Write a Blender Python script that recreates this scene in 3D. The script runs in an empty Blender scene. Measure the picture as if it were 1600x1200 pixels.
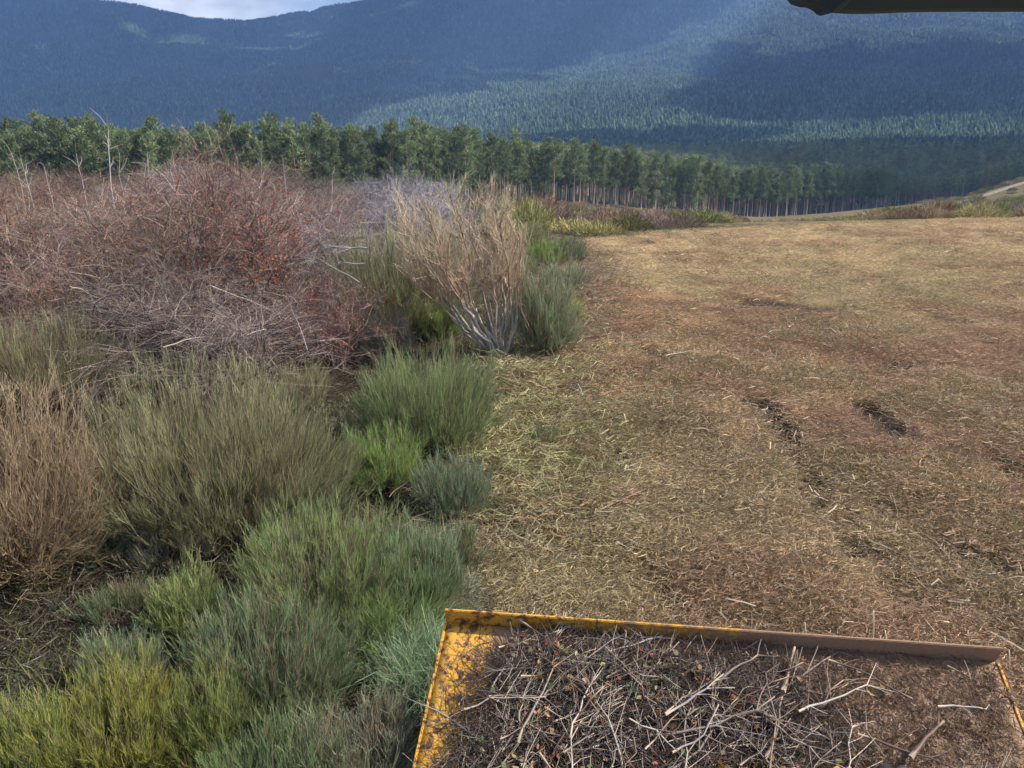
import bpy, math, random
import numpy as np
from mathutils import Vector, Matrix

# ------------------------------------------------------------------ camera, sky, sun, exposure
scene = bpy.context.scene
C = scene.collection
PITCH = math.radians(16.15)
FOC = 1209.0                       # focal length in photo pixels (1600 wide)
CAM = np.array([0.0, 0.0, 2.6])
cam_d = bpy.data.cameras.new('camera')
cam_d.sensor_width = 36.0
cam_d.lens = FOC / 1600 * 36
cam_d.clip_start = 0.05
cam_d.clip_end = 30000
cam = bpy.data.objects.new('camera', cam_d)
C.objects.link(cam)
cam.location = CAM
cam.rotation_euler = (math.radians(90) - PITCH, 0, 0)
scene.camera = cam

SUN_AZ = math.radians(90)          # clockwise from +Y
SUN_EL = math.radians(42)
SUNV = np.array([math.sin(SUN_AZ) * math.cos(SUN_EL), math.cos(SUN_AZ) * math.cos(SUN_EL), math.sin(SUN_EL)])
w = bpy.data.worlds.new('World')
scene.world = w
w.use_nodes = True
nt = w.node_tree
for n in list(nt.nodes):
    nt.nodes.remove(n)
out = nt.nodes.new('ShaderNodeOutputWorld')
bg = nt.nodes.new('ShaderNodeBackground')
bg.inputs['Strength'].default_value = 0.09
sky = nt.nodes.new('ShaderNodeTexSky')
sky.sky_type = 'NISHITA'
sky.sun_disc = False
sky.sun_elevation = SUN_EL
sky.sun_rotation = SUN_AZ
sky.altitude = 900
tc = nt.nodes.new('ShaderNodeTexCoord')
mp = nt.nodes.new('ShaderNodeMapping')
mp.inputs['Scale'].default_value = (1.0, 1.0, 2.6)
mp.inputs['Location'].default_value = (0.35, 0.1, 0.2)
cn = nt.nodes.new('ShaderNodeTexNoise')
cn.inputs['Scale'].default_value = 3.2
cn.inputs['Detail'].default_value = 7
cn.inputs['Roughness'].default_value = 0.55
cr = nt.nodes.new('ShaderNodeValToRGB')
cr.color_ramp.elements[0].position = 0.44
cr.color_ramp.elements[1].position = 0.60
cn2 = nt.nodes.new('ShaderNodeTexNoise')
cn2.inputs['Scale'].default_value = 9
cn2.inputs['Detail'].default_value = 5
cr2 = nt.nodes.new('ShaderNodeValToRGB')
cr2.color_ramp.elements[0].position = 0.35
cr2.color_ramp.elements[0].color = (3.4, 3.7, 4.2, 1)
cr2.color_ramp.elements[1].position = 0.62
cr2.color_ramp.elements[1].color = (9.0, 9.1, 9.3, 1)
mx = nt.nodes.new('ShaderNodeMix')
mx.data_type = 'RGBA'
L = nt.links.new
L(tc.outputs['Generated'], mp.inputs['Vector'])
L(mp.outputs['Vector'], cn.inputs['Vector'])
L(mp.outputs['Vector'], cn2.inputs['Vector'])
L(cn.outputs['Fac'], cr.inputs['Fac'])
L(cn2.outputs['Fac'], cr2.inputs['Fac'])
L(cr.outputs['Color'], mx.inputs['Factor'])
L(sky.outputs['Color'], mx.inputs['A'])
L(cr2.outputs['Color'], mx.inputs['B'])
L(mx.outputs['Result'], bg.inputs['Color'])
L(bg.outputs['Background'], out.inputs['Surface'])

sun_d = bpy.data.lights.new('sun', 'SUN')
sun_d.energy = 5.0
sun_d.angle = math.radians(0.6)
sun_d.color = (1.0, 0.93, 0.82)
sun = bpy.data.objects.new('sun', sun_d)
C.objects.link(sun)
sun.rotation_euler = Vector(-SUNV).to_track_quat('-Z', 'Y').to_euler()

scene.view_settings.view_transform = 'Standard'
scene.view_settings.look = 'None'
scene.view_settings.gamma = 1
scene.view_settings.use_curve_mapping = False
scene.view_settings.exposure = 1.12
cy = scene.cycles
cy.max_bounces = 4
cy.diffuse_bounces = 2
cy.glossy_bounces = 2
cy.transmission_bounces = 2
cy.transparent_max_bounces = 4
cy.volume_bounces = 1
cy.use_adaptive_sampling = True
cy.adaptive_threshold = 0.03
cy.use_denoising = True
HAZE = 0.00021

# ------------------------------------------------------------------ helpers
RNG = np.random.default_rng(11)

def tagit(o, label=None, cat=None, group=None, kind=None):
    if label: o['label'] = label
    if cat: o['category'] = cat
    if group: o['group'] = group
    if kind: o['kind'] = kind
    return o

def empty(name, loc, label, cat, group=None, rz=0.0):
    o = bpy.data.objects.new(name, None)
    o.empty_display_size = 0.2
    C.objects.link(o)
    o.location = [float(c) for c in loc]
    o.rotation_euler = (0, 0, rz)
    return tagit(o, label, cat, group)

def link(name, me, parent=None):
    o = bpy.data.objects.new(name, me)
    C.objects.link(o)
    if parent is not None:
        o.parent = parent
    return o

def mesh_np(name, V, F, mat, col=None, smooth=False):
    """V (n,3); F (m,3|4) array or list of such arrays; col (n,3)"""
    V = np.asarray(V, np.float32).reshape(-1, 3)
    Fs = F if isinstance(F, list) else [F]
    Fs = [np.asarray(f, np.int32) for f in Fs if len(f)]
    me = bpy.data.meshes.new(name)
    me.vertices.add(len(V))
    me.vertices.foreach_set('co', V.ravel())
    idx = np.concatenate([f.ravel() for f in Fs])
    tot = np.concatenate([np.full(len(f), f.shape[1], np.int32) for f in Fs])
    st = np.concatenate([[0], np.cumsum(tot)[:-1]]).astype(np.int32)
    me.loops.add(len(idx))
    me.loops.foreach_set('vertex_index', idx)
    me.polygons.add(len(tot))
    me.polygons.foreach_set('loop_start', st)
    me.polygons.foreach_set('loop_total', tot)
    if smooth:
        me.polygons.foreach_set('use_smooth', np.ones(len(tot), bool))
    if col is not None:
        a = me.color_attributes.new('col', 'FLOAT_COLOR', 'POINT')
        c4 = np.ones((len(V), 4), np.float32)
        c4[:, :3] = np.clip(np.asarray(col).reshape(-1, 3), 0, 1)
        a.data.foreach_set('color', c4.ravel())
    me.materials.append(mat)
    me.update(calc_edges=True)
    return me

def nrm(a):
    return a / np.maximum(np.linalg.norm(a, axis=-1, keepdims=True), 1e-9)

class Geo:
    """collects ribbons, tubes and leaves of one mesh"""
    def __init__(s):
        s.V, s.Q, s.T, s.C, s.n = [], [], [], [], 0
    def _add(s, V, C_, Q=None, T=None):
        V = V.reshape(-1, 3); C_ = np.broadcast_to(C_, V.shape) if C_.ndim == 1 else C_.reshape(-1, 3)
        s.V.append(V); s.C.append(C_)
        if Q is not None: s.Q.append(Q + s.n)
        if T is not None: s.T.append(T + s.n)
        s.n += len(V)
    def ribbons(s, P, W, col, rng):
        N, S, _ = P.shape
        if N == 0: return
        t = nrm(P[:, -1] - P[:, 0])
        side = nrm(np.cross(t, rng.normal(size=(N, 3))))
        off = side[:, None, :] * W[:, :, None] * 0.5
        V = np.stack([P - off, P + off], axis=2)          # N,S,2,3
        Cc = np.repeat(col[:, :, None, :], 2, axis=2)
        base = (np.arange(N) * S * 2)[:, None] + (np.arange(S - 1) * 2)[None, :]
        Q = np.stack([base, base + 1, base + 3, base + 2], axis=-1).reshape(-1, 4)
        s._add(V, Cc, Q)
    def tubes(s, P, R, col, k=4, caps=True):
        N, S, _ = P.shape
        if N == 0: return
        T = np.empty_like(P)
        T[:, 1:-1] = P[:, 2:] - P[:, :-2]; T[:, 0] = P[:, 1] - P[:, 0]; T[:, -1] = P[:, -1] - P[:, -2]
        T = nrm(T)
        ref = np.where(np.abs(T[:, :1, 2:3]) > 0.9, np.array([[[1., 0, 0]]]), np.array([[[0., 0, 1]]]))
        A = nrm(np.cross(T, np.broadcast_to(ref, T.shape))); B = np.cross(T, A)
        an = np.arange(k) * 2 * math.pi / k
        ring = A[:, :, None] * np.cos(an)[None, None, :, None] + B[:, :, None] * np.sin(an)[None, None, :, None]
        V = P[:, :, None] + ring * R[:, :, None, None]
        Cc = np.repeat(col[:, :, None, :], k, axis=2)
        b = (np.arange(N) * S * k)[:, None, None] + (np.arange(S - 1) * k)[None, :, None]
        j = np.arange(k)[None, None, :]; j2 = (j + 1) % k
        Q = np.stack([b + j, b + j2, b + k + j2, b + k + j], axis=-1).reshape(-1, 4)
        s._add(V, Cc, Q)
        if caps:
            n0 = s.n - N * S * k
            for si in (0, S - 1):
                bb = n0 + (np.arange(N) * S * k + si * k)[:, None]
                q = np.arange(1, k - 1)[None, :]
                Tt = np.stack([bb + 0 * q, bb + q, bb + q + 1], axis=-1).reshape(-1, 3)
                s.T.append(Tt)
    def leaves(s, P, size, col, rng, long=1.5):
        N = len(P)
        if N == 0: return
        a = nrm(rng.normal(size=(N, 3))); b = nrm(np.cross(a, rng.normal(size=(N, 3))))
        sz = size * rng.uniform(0.6, 1.3, (N, 1))
        V = np.stack([P - a * sz * long, P - b * sz, P + a * sz * long, P + b * sz], axis=1)
        Cc = np.repeat(col[:, None, :], 4, axis=1)
        Q = np.arange(N * 4).reshape(N, 4)
        s._add(V, Cc, Q)
    def mesh(s, name, mat, smooth=False):
        F = []
        if s.Q: F.append(np.concatenate(s.Q))
        if s.T: F.append(np.concatenate(s.T))
        return mesh_np(name, np.concatenate(s.V), F, mat, np.concatenate(s.C), smooth)

# value noise ----------------------------------------------------------------
_perm = np.random.default_rng(5).random((256, 256)).astype(np.float64)
def vnoise(x, y):
    xi = np.floor(x).astype(int); yi = np.floor(y).astype(int)
    fx = x - xi; fy = y - yi
    fx = fx * fx * (3 - 2 * fx); fy = fy * fy * (3 - 2 * fy)
    g = lambda a, b: _perm[a & 255, b & 255]
    return (g(xi, yi) * (1 - fx) + g(xi + 1, yi) * fx) * (1 - fy) + (g(xi, yi + 1) * (1 - fx) + g(xi + 1, yi + 1) * fx) * fy
def fbm(x, y, o=4):
    x = np.asarray(x, float); y = np.asarray(y, float)
    r = 0; a = 0.5; t = 0
    for i in range(o):
        r = r + a * vnoise(x + i * 17.3, y - i * 9.1); t += a
        x = x * 2.03; y = y * 2.03; a *= 0.5
    return r / t

# view geometry (used to find where things stand on the ground) --------------
CP, SP = math.cos(PITCH), math.sin(PITCH)
def slope_of(v):
    v = np.asarray(v, float)
    return (-FOC * SP - (v - 600) * CP) / (FOC * CP - (v - 600) * SP)
def ray(u, v):
    return np.array([u - 800.0, FOC * CP - (v - 600) * SP, -FOC * SP - (v - 600) * CP])
def xof(u, v, y):
    return (u - 800.0) / (FOC * CP - (v - 600) * SP) * y

# terrain --------------------------------------------------------------------
UC = np.array([-400, 0, 110, 230, 400, 540, 700, 900, 1200, 1500, 1900.0])
AC = (UC - 800) / 1258.0
ZR = [(1, [0] * 11), (10, [0] * 11),
      (20, [0, 0, 0, 0, 0, 0, -.05, -.12, -.12, -.12, -.12]),
      (30, [0, 0, 0, 0, 0, -.05, -.15, -.38, -.33, -.24, -.2]),
      (43, [-.1, -.1, -.1, -.1, -.1, -.15, -.35, -.8, -.66, -.42, -.3])]
VR = [(60, [312, 312, 312, 312, 314, 316, 322, 345, 356, 348, 347]),
      (120, [342, 342, 342, 342, 340, 334, 322, 328, 354, 337, 262]),
      (200, [316, 316, 316, 316, 315, 312, 308, 316, 344, 311, 196]),
      (270, [292, 292, 292, 292, 290, 290, 290, 296, 337, 326, 205]),
      (400, [285, 285, 285, 284, 282, 280, 278, 274, 304, 322, 255]),
      (550, [290, 290, 290, 290, 288, 285, 280, 258, 252, 250, 228]),
      (750, [290, 290, 290, 290, 285, 275, 262, 234, 227, 215, 190]),
      (950, [270, 270, 270, 268, 262, 237, 217, 213, 210, 195, 168]),
      (1200, [225, 220, 220, 220, 215, 192, 172, 166, 162, 156, 133]),
      (1450, [170, 165, 160, 160, 165, 150, 138, 134, 132, 120, 97]),
      (1850, [120, 112, 110, 112, 122, 128, 128, 124, 102, 87, 66]),
      (2400, [60, 50, 45, 50, 80, 85, 72, 52, 40, 22, 0]),
      (3000, [-30, -5, 12, 20, 52, 38, 5, -25, -40, -50, -60]),
      (3400, [-70, -40, 1, 8, 36, 8, -40, -70, -70, -70, -70]),
      (4200, [20, 30, 50, 60, 90, 70, 40, 20, 20, 20, 20])]
LD = np.log([r[0] for r in ZR] + [r[0] for r in VR])
ZT = np.array([r[1] for r in ZR] + [list(2.6 + slope_of(r[1]) * r[0]) for r in VR], float)
ST = ZT / np.exp(LD)[:, None]                     # slope-like quantity interpolates well
GL = np.linspace(0, LD[-1], 420); GA = np.linspace(AC[0], AC[-1], 320)
tmp = np.array([np.interp(GL, LD, ST[:, j]) for j in range(len(AC))])      # cols x GL
GRID = np.array([np.interp(GA, AC, tmp[:, i]) for i in range(len(GL))])    # GL x GA
def blur(a, n, ax):
    k = np.hanning(n + 2)[1:-1]; k /= k.sum()
    pad = [(0, 0), (0, 0)]; pad[ax] = (n // 2, n // 2)
    b = np.pad(a, pad, mode='edge')
    return np.apply_along_axis(lambda m: np.convolve(m, k, 'valid'), ax, b)
GRID = blur(blur(GRID, 9, 0), 15, 1)

def track_depth(x, y):
    """the ruts the tractor's wheels left: depth in metres"""
    d = np.zeros_like(x)
    for (x0, y0, x1, y1, wd, dp) in TRACKS:
        ax, ay = x1 - x0, y1 - y0
        Lq = ax * ax + ay * ay
        t = np.clip(((x - x0) * ax + (y - y0) * ay) / Lq, 0, 1)
        q = np.hypot(x - x0 - t * ax, y - y0 - t * ay) + 0.12 * (fbm(x * 4, y * 4, 2) - .5)
        d = np.maximum(d, dp * np.exp(-(q / wd) ** 2) * (0.5 + fbm(x * 2.3 + 9, y * 2.3, 2)))
    return d
def flat_hit(u, v):
    r = ray(u, v); t = -2.6 / r[2]
    return r[0] * t, r[1] * t
TRACKS = []
for (u0, v0, u1, v1, wd, dp) in [(1185, 628, 1215, 665, .17, .14), (1215, 665, 1285, 755, .13, .13), (1400, 570, 1475, 575, .20, .09),
                                 (1330, 800, 1420, 930, .15, .035), (770, 810, 830, 850, .18, .10), (880, 870, 930, 890, .13, .09),
                                 (1470, 495, 1505, 500, .24, .14), (1250, 760, 1330, 850, .13, .06), (1290, 358, 1315, 359, .4, .1), (1350, 630, 1420, 690, .2, .11), (880, 500, 1000, 520, .3, .06), (1180, 470, 1330, 480, .3, .09), (1090, 650, 1130, 700, .12, .07), (960, 700, 990, 745, .12, .07), (1010, 545, 1060, 560, .2, .08), (1540, 700, 1600, 760, .16, .08), (1000, 870, 1080, 960, .12, .06), (1480, 850, 1590, 900, .16, .06)]:
    a = flat_hit(u0, v0); b = flat_hit(u1, v1)
    TRACKS.append((a[0], a[1], b[0], b[1], wd, dp))

def hgt(x, y, fine=True):
    x = np.atleast_1d(np.asarray(x, float)); y = np.atleast_1d(np.asarray(y, float))
    r = np.hypot(x, y)
    d = np.where(y > 0.3, y, 0.3)
    d = np.maximum(d, r * 0.62)
    A = np.clip(x / np.maximum(d, 1e-3), GA[0], GA[-1] - 1e-6)
    l = np.clip(np.log(np.maximum(d, 1.0)), 0, GL[-1] - 1e-6)
    gi = l / GL[-1] * (len(GL) - 1); i0 = gi.astype(int); fi = gi - i0
    gj = (A - GA[0]) / (GA[-1] - GA[0]) * (len(GA) - 1); j0 = np.clip(gj.astype(int), 0, len(GA) - 2); fj = gj - j0
    i0 = np.clip(i0, 0, len(GL) - 2)
    s = (GRID[i0, j0] * (1 - fi) + GRID[i0 + 1, j0] * fi) * (1 - fj) + (GRID[i0, j0 + 1] * (1 - fi) + GRID[i0 + 1, j0 + 1] * fi) * fj
    z = s * d
    z = np.where(y < -5, z * np.clip(1 + (y + 5) / 300, 0, 1), z)
    far = np.clip((d - 350) / 700, 0, 1)
    z = z + far * 0.013 * d * (fbm(x / 330 + 3, y / 330) - .5) * 2
    rid = 1 - np.abs(2 * fbm(x / 210 + 40, y / 520 + 7, 3) - 1)
    z = z + far * (rid - .75) * 0.022 * d * np.clip((3200 - d) / 600, 0.15, 1)
    if fine:
        near = np.clip((60 - r) / 40, 0, 1)
        z = z + near * (0.17 * (fbm(x * 1.4, y * 1.4) - .5) + 0.08 * (fbm(x * 4.5, y * 4.5, 3) - .5) + 0.14 * (fbm(x * .25 + 5, y * .25, 2) - .5))
        z = z - track_depth(x, y) * (r < 30)
    return z
def h1(x, y):
    return float(hgt(x, y)[0])

def ground_hit(u, v):
    """where the line of sight of photo pixel (u,v) meets the ground"""
    r = ray(u, v); r = r / r[1]
    ys = np.exp(np.linspace(math.log(1.5), math.log(4000), 1500))
    z = 2.6 + r[2] * ys
    g = hgt(r[0] * ys, ys, False)
    k = np.argmax(g >= z)
    y = ys[k] if g[k] >= z[k] else 60.0
    if k > 0:
        a = z[k - 1] - g[k - 1]; b = g[k] - z[k]
        y = ys[k - 1] + (ys[k] - ys[k - 1]) * a / max(a + b, 1e-6)
    x = r[0] * y
    return np.array([x, y, h1(x, y)])

# ------------------------------------------------------------------ materials
def new_mat(name):
    m = bpy.data.materials.new(name); m.use_nodes = True
    t = m.node_tree
    for n in list(t.nodes): t.nodes.remove(n)
    o = t.nodes.new('ShaderNodeOutputMaterial')
    return m, t, o
def leaf_mat(name, inst=False, transl=0.3, gloss=0.04, var=0.25):
    """plant fibre: diffuse plus light coming through, colour from the mesh attribute"""
    m, t, o = new_mat(name)
    a = t.nodes.new('ShaderNodeAttribute'); a.attribute_name = 'col'; a.attribute_type = 'GEOMETRY'
    src = a.outputs['Color']
    if inst:
        b = t.nodes.new('ShaderNodeAttribute'); b.attribute_name = 'icol'; b.attribute_type = 'INSTANCER'
        mu = t.nodes.new('ShaderNodeMix'); mu.data_type = 'RGBA'; mu.blend_type = 'MULTIPLY'; mu.inputs['Factor'].default_value = 1
        t.links.new(src, mu.inputs['A']); t.links.new(b.outputs['Color'], mu.inputs['B'])
        src = mu.outputs['Result']
    oi = t.nodes.new('ShaderNodeObjectInfo')
    hs = t.nodes.new('ShaderNodeHueSaturation')
    mr = t.nodes.new('ShaderNodeMapRange'); mr.inputs['To Min'].default_value = 1 - var; mr.inputs['To Max'].default_value = 1 + var
    t.links.new(oi.outputs['Random'], mr.inputs['Value'])
    t.links.new(mr.outputs['Result'], hs.inputs['Value'])
    t.links.new(src, hs.inputs['Color'])
    d = t.nodes.new('ShaderNodeBsdfDiffuse'); tr = t.nodes.new('ShaderNodeBsdfTranslucent'); g = t.nodes.new('ShaderNodeBsdfGlossy')
    g.inputs['Roughness'].default_value = 0.5; g.inputs['Color'].default_value = (.8, .8, .8, 1)
    t.links.new(hs.outputs['Color'], d.inputs['Color']); t.links.new(hs.outputs['Color'], tr.inputs['Color'])
    m1 = t.nodes.new('ShaderNodeMixShader'); m1.inputs[0].default_value = transl
    m2 = t.nodes.new('ShaderNodeMixShader'); m2.inputs[0].default_value = gloss
    t.links.new(d.outputs[0], m1.inputs[1]); t.links.new(tr.outputs[0], m1.inputs[2])
    t.links.new(m1.outputs[0], m2.inputs[1]); t.links.new(g.outputs[0], m2.inputs[2])
    t.links.new(m2.outputs[0], o.inputs['Surface'])
    return m
M_LEAF = leaf_mat('plant_fibre', transl=0.35, var=0.0)
M_LEAFV = leaf_mat('plant_fibre_varied', transl=0.2, gloss=0.0, var=0.3)
M_WOOD = leaf_mat('bark', transl=0.0, gloss=0.04, var=0.3)
M_INST = leaf_mat('litter_fibre', inst=True, transl=0.25, var=0.45)
M_TREE = leaf_mat('far_conifer', inst=True, transl=0.2, gloss=0.0, var=0.4)

def ramp(t, fac, stops):
    r = t.nodes.new('ShaderNodeValToRGB')
    els = r.color_ramp.elements
    while len(els) < len(stops): els.new(0.5)
    for e, (p, c) in zip(els, stops):
        e.position = p; e.color = (*c, 1)
    t.links.new(fac, r.inputs['Fac'])
    return r.outputs['Color']
def noise(t, vec, scale, detail=6, rough=0.6, dist=0.0):
    n = t.nodes.new('ShaderNodeTexNoise'); n.inputs['Scale'].default_value = scale
    n.inputs['Detail'].default_value = detail; n.inputs['Roughness'].default_value = rough; n.inputs['Distortion'].default_value = dist
    t.links.new(vec, n.inputs['Vector'])
    return n.outputs['Fac']
def mixc(t, f, a, b, mode='MIX'):
    m = t.nodes.new('ShaderNodeMix'); m.data_type = 'RGBA'; m.blend_type = mode
    for s, k in ((f, 'Factor'), (a, 'A'), (b, 'B')):
        if isinstance(s, (int, float)): m.inputs[k].default_value = s
        elif isinstance(s, tuple): m.inputs[k].default_value = (*s, 1)
        else: t.links.new(s, m.inputs[k])
    return m.outputs['Result']

def soil_mat():
    m, t, o = new_mat('soil_and_mulch')
    g = t.nodes.new('ShaderNodeNewGeometry')
    a = t.nodes.new('ShaderNodeAttribute'); a.attribute_name = 'col'
    fine = noise(t, g.outputs['Position'], 22, 8, 0.7)
    fib = noise(t, g.outputs['Position'], 70, 4, 0.7, 1.5)
    v = ramp(t, fine, [(0.3, (.45, .45, .45)), (0.55, (1, 1, 1)), (0.75, (1.5, 1.45, 1.3))])
    c = mixc(t, 1.0, a.outputs['Color'], v, 'MULTIPLY')
    v2 = ramp(t, fib, [(0.4, (.7, .7, .7)), (0.62, (1.35, 1.3, 1.2))])
    c = mixc(t, 1.0, c, v2, 'MULTIPLY')
    b = t.nodes.new('ShaderNodeBsdfPrincipled'); b.inputs['Roughness'].default_value = 0.95
    b.inputs['Specular IOR Level'].default_value = 0.1
    t.links.new(c, b.inputs['Base Color'])
    bu = t.nodes.new('ShaderNodeBump'); bu.inputs['Strength'].default_value = 0.8; bu.inputs['Distance'].default_value = 0.04
    t.links.new(fine, bu.inputs['Height']); t.links.new(bu.outputs['Normal'], b.inputs['Normal'])
    t.links.new(b.outputs['BSDF'], o.inputs['Surface'])
    return m
M_SOIL = soil_mat()

# ------------------------------------------------------------------ where the mown field ends
def px(x, y, z):
    """photo pixel of a point (only used to look up measured outlines on the ground)"""
    rx, ry, rz = x, y, z - 2.6
    dep = ry * CP - rz * SP
    up = ry * SP + rz * CP
    return 800 + FOC * rx / dep, 600 - FOC * up / dep
# left border of the field as ground points, far edge of the field
LB = [(725, 1000), (715, 900), (735, 800), (770, 720), (760, 660), (800, 590), (850, 520), (880, 450), (905, 400), (915, 378)]
LBp = np.array([flat_hit(*q) for q in LB])
LBp[-1] = [xof(915, 376, 30.5), 30.5]; LBp[-2] = [xof(902, 400, 24), 24]
def field_mask(x, y):
    xl = np.interp(y, LBp[:, 1], LBp[:, 0])
    m1 = np.clip((x - xl + 0.5 * (fbm(x * .9, y * .9, 3) - .5)) / 0.35 + .5, 0, 1)
    yfar = np.interp(x / np.maximum(y, 1), [0.0, 0.1, 0.3, 0.64, 2], [29, 31, 38, 43, 43]) + 3 * (fbm(x * .3, y * .3, 2) - .5)
    m2 = np.clip((yfar - y) / 2 + .5, 0, 1)
    return m1 * m2

def field_colour(x, y):
    """straw, red-brown and green patches of the mulched field"""
    n1 = fbm(x * .22 + 3, y * .16 + 1, 4); n2 = fbm(x * .8 + 11, y * .55 + 2, 4); n3 = fbm(x * 2.4, y * 2.4 + 30, 3)
    straw = np.array([.40, .295, .165]); red = np.array([.245, .125, .08]); grn = np.array([.255, .215, .11]); brn = np.array([.285, .185, .105])
    # broad reddish belt across the field, paler straw beyond it
    yb = 13.5 + 2.0 * (fbm(x * .15, y * .15 + 50, 2) - .5) - 0.25 * x
    belt = np.exp(-((y - yb) / 3.0) ** 2) * np.clip(1.2 - x / 9, 0.25, 1)
    r = np.clip((n2 - .48) * 5 + belt * 1.4 - 0.1, 0, 1)[..., None] * 0.54
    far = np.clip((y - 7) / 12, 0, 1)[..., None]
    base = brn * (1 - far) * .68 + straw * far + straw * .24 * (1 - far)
    g = np.clip((n1 - .52) * 6, 0, 1)[..., None] * (1 - far * .6) * .8
    c = base * (1 - g) + grn * g
    c = c * (1 - r) + red * r
    lane = np.sin((x - .10 * y + .8 * (fbm(x * .3, y * .2 + 70, 2) - .5)) * 2 * math.pi / 1.15)
    lane = np.clip(lane - .35, 0, 1) * np.clip((fbm(x * .5 + 60, y * .25, 2) - .35) * 4, 0, 1)
    c = c * (1 - .30 * lane[..., None])
    return c * (0.72 + 0.56 * n3[..., None]) * 1.12

# ground sheet: polar grid round the camera ----------------------------------
def build_ground():
    az = np.radians(np.concatenate([np.arange(-180, -46, 3.0), np.arange(-46, 46, 0.18), np.arange(46, 180, 3.0)]))
    rr = np.concatenate([[0.25, .8, 1.4], np.exp(np.linspace(math.log(1.8), math.log(60), 300)), np.exp(np.linspace(math.log(60), math.log(4600), 231))[1:]])
    na, nr = len(az), len(rr)
    Rg, Ag = np.meshgrid(rr, az, indexing='ij')
    X = Rg * np.sin(Ag); Y = Rg * np.cos(Ag)
    Z = hgt(X.ravel(), Y.ravel()).reshape(X.shape)
    V = np.stack([X, Y, Z], -1).reshape(-1, 3)
    i = np.arange(nr - 1)[:, None] * na; j = np.arange(na)[None, :]; j2 = (j + 1) % na
    F = np.stack([i + j, i + na + j, i + na + j2, i + j2], -1).reshape(-1, 4)
    x, y = V[:, 0], V[:, 1]
    f = field_mask(x, y)[:, None]
    n = fbm(x * .5, y * .5, 4)[:, None]
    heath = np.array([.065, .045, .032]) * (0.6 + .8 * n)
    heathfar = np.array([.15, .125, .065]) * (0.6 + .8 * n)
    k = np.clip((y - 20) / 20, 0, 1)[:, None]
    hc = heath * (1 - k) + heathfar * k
    wood = np.array([.055, .060, .035])
    kw = np.clip((y - np.interp(x / np.maximum(y, 1), EA, ED) + 6) / 12, 0, 1)[:, None]
    hc = hc * (1 - kw) + wood * kw
    td = np.clip(track_depth(x, y) * 18, 0, 1)[:, None] * (np.hypot(x, y) < 30)[:, None]
    fc = field_colour(x, y) * .8
    fc = fc * (1 - td) + np.array([.05, .036, .028]) * td
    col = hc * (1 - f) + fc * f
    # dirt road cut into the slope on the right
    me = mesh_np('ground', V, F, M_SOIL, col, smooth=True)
    o = link('ground', me); o['kind'] = 'structure'
    return o
# forest edge as distance over x/y
EU = np.array([-500, 0, 400, 600, 800, 1000, 1200, 1370, 1450, 1600, 2000])
EA = (EU - 800) / 1258.0
ED = np.array([112, 118, 130, 150, 178, 200, 228, 262, 275, 290, 290.0])
build_ground()

# ------------------------------------------------------------------ scatter of uncountable stuff (geometry nodes)
def variants_collection(name, meshes):
    col = bpy.data.collections.new(name)
    for i, me in enumerate(meshes):
        o = bpy.data.objects.new('%s_%02d' % (name, i), me)
        col.objects.link(o)
    return col
def scatter(name, P, rot, scale, icol, coll, nvar, parent=None, mat=None):
    me = bpy.data.meshes.new(name)
    n = len(P)
    me.vertices.add(n)
    me.vertices.foreach_set('co', np.asarray(P, np.float32).ravel())
    def att(nm, ty, dat, prop):
        a = me.attributes.new(nm, ty, 'POINT'); a.data.foreach_set(prop, np.ascontiguousarray(dat).ravel())
    att('rot', 'FLOAT_VECTOR', np.asarray(rot, np.float32), 'vector')
    sc = np.asarray(scale, np.float32)
    if sc.ndim == 1: sc = np.repeat(sc[:, None], 3, 1)
    att('scl', 'FLOAT_VECTOR', sc, 'vector')
    c4 = np.ones((n, 4), np.float32); c4[:, :3] = icol
    att('icol', 'FLOAT_COLOR', c4, 'color')
    att('vi', 'INT', np.random.default_rng(n).integers(0, nvar, n).astype(np.int32), 'value')
    o = link(name, me, parent); o['kind'] = 'stuff'
    g = bpy.data.node_groups.new(name, 'GeometryNodeTree')
    g.interface.new_socket('Geometry', in_out='INPUT', socket_type='NodeSocketGeometry')
    g.interface.new_socket('Geometry', in_out='OUTPUT', socket_type='NodeSocketGeometry')
    gi = g.nodes.new('NodeGroupInput'); go = g.nodes.new('NodeGroupOutput')
    ip = g.nodes.new('GeometryNodeInstanceOnPoints')
    ci = g.nodes.new('GeometryNodeCollectionInfo'); ci.inputs['Collection'].default_value = coll
    ci.inputs['Separate Children'].default_value = True; ci.inputs['Reset Children'].default_value = True
    def na(nm, ty):
        q = g.nodes.new('GeometryNodeInputNamedAttribute'); q.data_type = ty; q.inputs['Name'].default_value = nm
        return q.outputs['Attribute']
    g.links.new(gi.outputs[0], ip.inputs['Points'])
    g.links.new(ci.outputs['Instances'], ip.inputs['Instance'])
    ip.inputs['Pick Instance'].default_value = True
    g.links.new(na('vi', 'INT'), ip.inputs['Instance Index'])
    g.links.new(na('rot', 'FLOAT_VECTOR'), ip.inputs['Rotation'])
    g.links.new(na('scl', 'FLOAT_VECTOR'), ip.inputs['Scale'])
    g.links.new(ip.outputs['Instances'], go.inputs[0])
    m = o.modifiers.new('scatter', 'NODES'); m.node_group = g
    return o

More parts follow.
